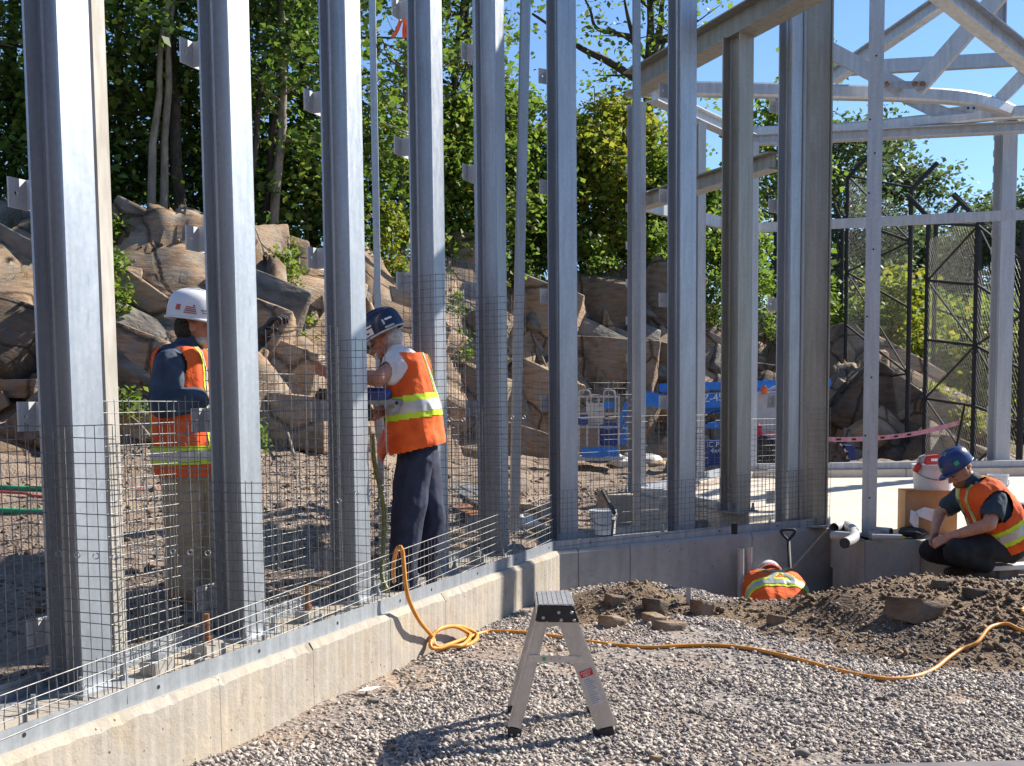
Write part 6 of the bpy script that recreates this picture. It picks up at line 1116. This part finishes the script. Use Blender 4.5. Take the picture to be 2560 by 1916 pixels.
# ---- worker with the dark helmet and white T-shirt (second from left)
y2 = 7.36; J = lambda u, v, dy=0: aty(u, v, y2)+V3(0, dy, 0); LY = V3(0, 1, 0)
o = thing('person', 'worker in dark helmet, white T-shirt and orange vest, leaning into a drilling tool', 'person', J(1030, 1478)); bd = MB()
fd = unit(V3(-.9, .12, -.42)); ud = unit(V3(-.3, 0, .95)); hc = J(966, 852)
A_, HP = head(bd, hc, fd, ud, 1.02); limb(bd, [J(984, 872), J(1003, 905)], [.056, .065]); torso(bd, [J(1008, 925), J(1022, 1000), J(1040, 1110)], [.115, .125, .12], [.09, .08, .06])
sh, el, wr_ = J(1003, 915, -.17), J(960, 950, -.3), J(846, 936, -.2); limb(bd, [sh, el, wr_], [.062, .052, .034]); hand(bd, wr_, J(800, 924, -.17)-wr_, V3(-.2, .6, .3), .5, 1.05, 1)
sh2, el2, wr2 = J(992, 915, .17), J(975, 1010, .1), J(940, 1040, -.16); limb(bd, [sh2, el2, wr2], [.058, .05, .034]); hand(bd, wr2, V3(-.5, -.25, .55), V3(-.3, -.9, 0), 1.1, 1.05, -1)
hipn, hipf = J(1042, 1130, -.09), J(1046, 1130, .09); kn, kf = J(1022, 1290, -.1), J(1070, 1295, .1); an, af = J(1012, 1440, -.1), J(1060, 1440, .11)
limb(bd, [hipn, kn, an], [.085, .062, .045]); limb(bd, [hipf, kf, af], [.085, .062, .045])
bo_ = put('body', soft(bd, .0065, 3), 'skin_red', o); eyes(bo_, HP, A_)
tr = MB(); limb(tr, [hipn, kn, J(1012, 1405, -.1), J(1010, 1448, -.1)], [.118, .098, .088, .086]); limb(tr, [hipf, kf, J(1058, 1405, .11), J(1058, 1448, .11)], [.118, .098, .086, .084]); torso(tr, [J(1035, 1085), J(1046, 1125)], [.125, .12], [.06, .06]); put('trousers', soft(tr, .009, 4, .02, 5), 'navy_cloth', o)
ts = MB(); torso(ts, [J(1006, 922), J(1018, 1000), J(1026, 1115)], [.128, .14, .145], [.095, .05, .03]); limb(ts, [sh+V3(.02, 0, .0), J(985, 938, -.215)], [.082, .078]); limb(ts, [sh2, J(988, 955, .2)], [.082, .075]); limb(ts, [J(990, 885), J(1003, 905)], [.07, .085])
put('t_shirt', soft(ts, .008, 4, .016, 8), 'white_cloth', o, lambda C: (C[:, 2] > J(1030, 1128)[2]) & (np.linalg.norm(C-J(966, 935, -.26), axis=1) > .075))
vs = MB(); torso(vs, [J(1014, 918), J(1032, 1000), J(1042, 1105)], [.15, .162, .18], [.1, .11, .1]); lo, hi = J(1042, 1130), J(1008, 905)
vest(o, vs, lo, hi, LY, lambda C: (C[:, 2] > J(1030, 1135)[2]+.22*(C[:, 0]-J(985, 1130)[0])) & ((C[:, 2] < J(1010, 885)[2])) & ~((C[:, 0] < J(972, 1000)[0]) & (C[:, 2] < J(1030, 1030)[2]+.1)), arms=((sh+V3(-.03, 0, 0), V3(-.2, -1, -.3), .1), (sh2, V3(0, 1, -.3), .1)), band=(.37, .62), straps=(.1, .15))
bt = MB(); boot(bt, J(1012, 1462, -.1), V3(-1, 0, 0)); boot(bt, J(1060, 1462, .11), V3(-1, .15, 0)); put('boots', soft(bt, .009, 3), 'boot', o)
hcc = hc+ud*.045-fd*.004; hh, _ = hard_hat(o, hcc, fd, ud, 'hat_navy', 1.0, 'silver'); sd = 1 if np.dot(np.cross(ud, fd), V3(0, -1, 0)) > 0 else -1
for (a_, z_, w_, h_, mt) in ((.8, .035, .13, .042, 'paper'), (1.5, .1, .075, .036, 'paper'), (1.15, .09, .04, .05, 'paper'), (2.2, .085, .05, .045, 'paper'), (.45, .1, .05, .03, 'silver'), (2.1, .02, .06, .012, 'silver'), (.5, .06, .03, .02, 'sticker_red'), (.35, .01, .06, .015, 'silver'), (1.0, .032, .02, .012, 'purple'), (1.4, .125, .11, .008, 'silver'), (1.9, .07, .012, .06, 'silver')): decal(hh, hcc, fd, ud, 1.0, sd, a_, z_, w_, h_, mt)
hr = MB(); hr.ell(HP(-.035, 0, .0), (.08, .079, .07), A_); put('hair', soft(hr, .006, 2, .004, 40), 'grey_hair', o, lambda C: ((C-hc)@A_[0] < .012) | ((C-hc)@A_[2] > .02))
# the tool he holds
tl = thing('ring_tool', 'long black and blue drilling tool held at waist height', 'power tool', J(930, 1000, -.05)); K = lambda u, v: J(u, v, -.27)
MB().tube([K(806, 992), K(818, 988), K(850, 990), K(900, 992)], [.012, .04, .045, .045], 14).build('nose', M['black'], tl, True); MB().tube([K(900, 991), K(935, 988), K(984, 988), K(988, 990)], [.046, .046, .04, .02], 14).build('barrel', M['tool_blue'], tl, True)
MB().beam(K(900, 1005), K(1018, 1005), .05, .036).build('grip_arm', M['galv_dull'], tl, bevel=.006); pl = MB().prism([J(992, 1002, -.31), J(1010, 1002, -.31), J(1012, 1015, -.31), J(1004, 1030, -.31), J(992, 1030, -.31), J(990, 1024, -.31), J(1000, 1018, -.31)][::-1], (0, .012, 0)).build('bracket', M['galv'], tl); MB().lathe([(.012, 0), (.009, .006)], 10, np.array([[1, 0, 0], [0, 0, 1], [0, -1, 0]], float).T, J(1004, 1008, -.312)).build('pivot', M['black'], pl)
MB().cap(K(930, 1005), K(935, 1042), .024, .026).build('handle', M['black'], tl, True)
pr = thing('cloth_pouch', 'red orange cloth hanging below the tool at the workers hip', 'pouch', J(958, 1130)); P, f = rock_shape(3, 9, .08, np.random.default_rng(5)); c = link('pouch', npmesh('pouch', P*V3(.05, .09, .13), f, M['ribbon'], True), pr); c.location = (0, 0, .03)

# ---- worker in the white hard hat
y1 = 6.78; J = lambda u, v, dy=0: aty(u, v, y1)+V3(0, dy, 0)
o = thing('person', 'worker in white hard hat, slate shirt, orange vest and khaki trousers', 'person', J(480, 1478)); bd = MB(); fd = unit(V3(.92, .25, -.12)); ud = unit(V3(.1, 0, 1)); hc = J(486, 818); A_, HP = head(bd, hc, fd, ud, 1.03)
limb(bd, [J(474, 845), J(462, 885)], [.058, .068]); torso(bd, [J(462, 910), J(468, 1020), J(475, 1160)], [.115, .125, .125], [.1, .09, .07])
sh, el, wr_ = J(455, 915, -.21), J(450, 1008, -.31), J(540, 1000, -.2); limb(bd, [sh, el, wr_], [.06, .05, .034]); hand(bd, wr_, V3(1, .2, 0), V3(0, .6, -.4), .7, 1.05, 1)
sh2, el2, wr2 = J(470, 910, .19), J(560, 905, .3), J(630, 835, .24); limb(bd, [sh2, el2, wr2], [.06, .05, .034])
hipn, hipf = J(466, 1185, -.09), J(480, 1185, .1); kn, kf = J(472, 1320, -.1), J(496, 1320, .12); an, af = J(462, 1440, -.1), J(496, 1440, .12); limb(bd, [hipn, kn, an], [.085, .062, .045]); limb(bd, [hipf, kf, af], [.085, .062, .045]); bo_ = put('body', soft(bd, .007, 3), 'skin_red', o); eyes(bo_, HP, A_)
gl = MB(); hand(gl, wr2, J(668, 785, .22)-wr2, V3(.6, .1, -.8), .8, 1.5, -1); limb(gl, [J(615, 852, .25), wr2+V3(.03, 0, .02)], [.055, .05]); put('glove', soft(gl, .006, 3), 'glove', o)
tr = MB(); limb(tr, [hipn, kn, J(464, 1460, -.1)], [.115, .095, .088]); limb(tr, [hipf, kf, J(498, 1460, .12)], [.115, .095, .088]); torso(tr, [J(472, 1140), J(474, 1185)], [.125, .12], [.07, .07]); put('trousers', soft(tr, .009, 4, .02, 5), 'khaki', o)
shr = MB(); torso(shr, [J(462, 912), J(468, 1020), J(474, 1150)], [.13, .14, .14], [.105, .095, .08]); limb(shr, [sh, el, J(520, 1002, -.22)], [.088, .078, .066]); limb(shr, [sh2, el2, J(612, 852, .25)], [.082, .07, .058]); limb(shr, [J(470, 865), J(462, 890)], [.075, .09]); put('shirt', soft(shr, .008, 4, .018, 7), 'slate_shirt', o)
vs = MB(); torso(vs, [J(460, 912), J(464, 1020), J(470, 1160)], [.15, .165, .175], [.112, .102, .092]); lo, hi = J(470, 1185), J(460, 900)
vest(o, vs, lo, hi, LY, lambda C: (C[:, 2] > J(470, 1186)[2]) & (C[:, 2] < J(460, 872)[2]) , arms=((sh+V3(0, .02, .02), V3(0, -1, -.5), .1), (sh2, V3(.4, 1, -.2), .1), (J(470, 1010, -.3), V3(.3, 1, .4), .0)), band=(.1, .26), straps=(.09, .155))
bt = MB(); boot(bt, J(464, 1462, -.1), V3(1, -.15, 0)); boot(bt, J(500, 1462, .12), V3(1, 0, 0)); put('boots', soft(bt, .009, 3), 'boot_tan', o)
hcc = hc+ud*.04-fd*.005; hh, _ = hard_hat(o, hcc, fd, ud, 'hat_white', 1.12); sd = 1 if np.dot(np.cross(ud, fd), V3(0, -1, 0)) > 0 else -1
for (a_, z_, w_, h_, mt) in ((2.2, .055, .025, .03, 'sticker_red'), (1.72, .05, .05, .006, 'sticker_red'), (1.72, .04, .055, .006, 'label_ink'), (1.72, .03, .06, .006, 'sticker_red'), (1.6, .07, .008, .008, 'purple'), (1.15, .05, .05, .008, 'label_ink'), (1.15, .038, .04, .004, 'label_ink'), (1.72, .06, .045, .006, 'sticker_red')): decal(hh, hcc, fd, ud, 1.12, sd, a_, z_, w_, h_, mt)
MB().tube([HP(-.06, -q*.088, .03) for q in (-1,)]+[HP(-.1, 0, .015)]+[HP(-.06, -.088, .03)], .016, 8).build('suspension_band', M['black'], o, True)
hr = MB(); hr.ell(HP(-.04, 0, -.01), (.076, .08, .085), A_); put('hair', soft(hr, .006, 2, .004, 40), 'dark_hair', o, lambda C: ((C-hc)@A_[0] < -.015)); be = MB(); be.ell(HP(.045, 0, -.075), (.058, .064, .042), A_); put('beard', soft(be, .006, 2, .003, 40), 'grey_hair', o, lambda C: (C-hc)@A_[2] < -.045)

# ---- squatting worker with the blue hard hat
y3 = 9.55; J = lambda u, v, dy=0: aty(u, v, y3)+V3(0, dy, 0)
o = thing('person', 'squatting worker in dark blue hard hat, navy T-shirt and orange vest', 'person', J(2440, 1440)); bd = MB(); fd = unit(V3(-.85, -.1, -.55)); ud = unit(V3(-.45, 0, .85)); hc = J(2400, 1180); A_, HP = head(bd, hc, fd, ud, 1.06)
limb(bd, [J(2415, 1188), J(2440, 1215)], [.062, .075]); torso(bd, [J(2450, 1240), J(2480, 1290), J(2510, 1345)], [.12, .14, .14], [.1, .1, .07])
sh, el, wr_ = J(2462, 1248, -.2), J(2432, 1300, -.34), J(2352, 1336, -.2); limb(bd, [sh, el, wr_], [.068, .058, .038]); hand(bd, wr_, V3(-1, .25, -.45), V3(-.2, .8, -.5), .55, 1.1, 1)
sh2, el2, wr2 = J(2425, 1245, .2), J(2375, 1290, .22), J(2338, 1330, .02); limb(bd, [sh2, el2, wr2], [.064, .054, .038]); hand(bd, wr2, V3(-.3, -.3, -.9), V3(.5, -.8, 0), .6, 1.1, -1)
hipn, hipf = J(2508, 1362, -.1), J(2508, 1362, .1); kn, kf = J(2362, 1368, -.24), J(2348, 1380, .16); an, af = J(2452, 1408, -.16), J(2432, 1408, .12); limb(bd, [hipn, kn, an], [.09, .065, .048]); limb(bd, [hipf, kf, af], [.09, .065, .048]); bo_ = put('body', soft(bd, .0075, 3), 'skin', o); eyes(bo_, HP, A_)
tr = MB(); limb(tr, [hipn, kn, J(2440, 1404, -.17)], [.12, .098, .082]); limb(tr, [hipf, kf, J(2425, 1404, .12)], [.12, .098, .082]); torso(tr, [J(2505, 1330), J(2512, 1362)], [.145, .14], [.08, .09]); put('trousers', soft(tr, .01, 4, .018, 5), 'black_trouser', o)
ts = MB(); torso(ts, [J(2448, 1242), J(2480, 1290), J(2506, 1345)], [.14, .158, .155], [.11, .105, .08]); limb(ts, [sh, J(2445, 1278, -.28)], [.095, .088]); limb(ts, [sh2, J(2398, 1272, .22)], [.09, .08]); limb(ts, [J(2428, 1205), J(2445, 1225)], [.08, .1]); put('t_shirt', soft(ts, .009, 4, .015, 7), 'teal_shirt', o, lambda C: np.linalg.norm(C-J(2437, 1292, -.31), axis=1) > .085)
vs = MB(); torso(vs, [J(2452, 1240), J(2486, 1290), J(2514, 1348)], [.165, .187, .188], [.12, .112, .095]); lo, hi = J(2520, 1362), J(2440, 1222); ax_ = unit(hi-lo)
vest(o, vs, lo, hi, LY, lambda C: ((C-lo)@ax_ > -.02) & ((C-lo)@ax_ < np.linalg.norm(hi-lo)+.08), arms=((sh+V3(.01, .04, 0), V3(-.1, -1, -.35), .125), (sh2, V3(-.2, 1, -.3), .12)), band=(.12, .38), straps=(.07, .14))
bt = MB(); boot(bt, J(2446, 1415, -.16), V3(-.95, -.2, 0)); boot(bt, J(2428, 1415, .12), V3(-1, 0, 0)); put('boots', soft(bt, .009, 3), 'boot', o)
hcc = hc+ud*.05-fd*.002; hh, _ = hard_hat(o, hcc, fd, ud, 'hat_blue', 1.0); sd = 1 if np.dot(np.cross(ud, fd), V3(0, -1, 0)) > 0 else -1; decal(hh, hcc, fd, ud, 1.0, sd, 1.3, .06, .035, .035, 'green_dot'); decal(hh, hcc, fd, ud, 1.0, sd, .2, .07, .03, .03, 'green_dot')
be = MB(); be.ell(HP(.045, 0, -.072), (.06, .064, .045), A_); put('beard', soft(be, .006, 2, .004, 40), 'beard_red', o, lambda C: ((C-hc)@A_[2] < -.04)); hr = MB(); hr.ell(HP(-.03, 0, .0), (.084, .081, .08), A_); put('hair', soft(hr, .006, 2), 'beard_red', o, lambda C: ((C-hc)@A_[0] < -.02) & ((C-hc)@A_[2] > .0))

# ---- worker kneeling in the trench, only his back shows
y4 = 9.62; J = lambda u, v, dy=0: aty(u, v+4, y4)+V3(0, dy, 0)
o = thing('person', 'worker bent over in the trench, only orange vest back and helmet visible', 'person', J(1940, 1560)); bd = MB(); LX = V3(1, 0, 0); fd = unit(V3(.1, .35, -.93)); ud = unit(V3(.1, .93, .3)); hc = J(1950, 1464, .36); A_, HP = head(bd, hc, fd, ud, 1.0)
torso(bd, [J(1945, 1470, .16), J(1940, 1485, -.02), J(1938, 1520, -.2)], [.11, .13, .13], [.11, .09, .07], LX); limb(bd, [hc-ud*.03, J(1946, 1462, .2)], [.056, .07])
for q in (-1, 1):
    limb(bd, [J(1945+q*50, 1472, .17), J(1945+q*62, 1540, .2), J(1945+q*30, 1600, .32)], [.06, .05, .035]); hand(bd, J(1945+q*30, 1600, .32), V3(-q*.3, .4, -.8), V3(-q, 0, 0), .6, 1, q); limb(bd, [J(1938+q*28, 1530, -.2), J(1938+q*30, 1600, .02), J(1938+q*32, 1608, -.34)], [.09, .065, .048])
put('body', soft(bd, .008, 3), 'skin', o); tr = MB(); 
for q in (-1, 1): limb(tr, [J(1938+q*28, 1530, -.2), J(1938+q*30, 1596, .02), J(1938+q*32, 1604, -.32)], [.12, .098, .08])
put('trousers', soft(tr, .01, 4, .01, 6), 'navy_cloth', o)
vs = MB(); torso(vs, [J(1945, 1468, .18), J(1940, 1478, -.0), J(1938, 1512, -.2)], [.14, .165, .165], [.12, .1, .09], LX); slv = MB(); 
for q in (-1, 1): limb(slv, [J(1945+q*48, 1474, .17), J(1945+q*60, 1525, .2)], [.09, .075])
put('sleeves', soft(slv, .01, 3, .008, 8), 'orange_cloth', o); lo, hi = J(1938, 1515, -.22), J(1946, 1462, .26); cx = J(1940, 1478)[0]
xs = lambda C, m: (np.abs(np.abs(C[:, 0]-cx-.02)-np.abs((C[:, 1]-y4-.02))*.75) < .036-m) & (C[:, 1] > y4-.12)
vest(o, vs, lo, hi, LX, lambda C: C[:, 1] > y4-.42, extra=xs, straps=(.9, .95), band=(.2, .42)); hcc = hc+ud*.04; hh, _ = hard_hat(o, hcc, fd, ud, 'hat_white', 1.0); MB().tube([hcc+(np.cross(ud, fd)*.121*math.cos(t)+-fd*.148*math.sin(t)+ud*.02) for t in np.linspace(0, math.pi, 14)], .009, 6).build('red_band', M['sticker_red'], hh, True)
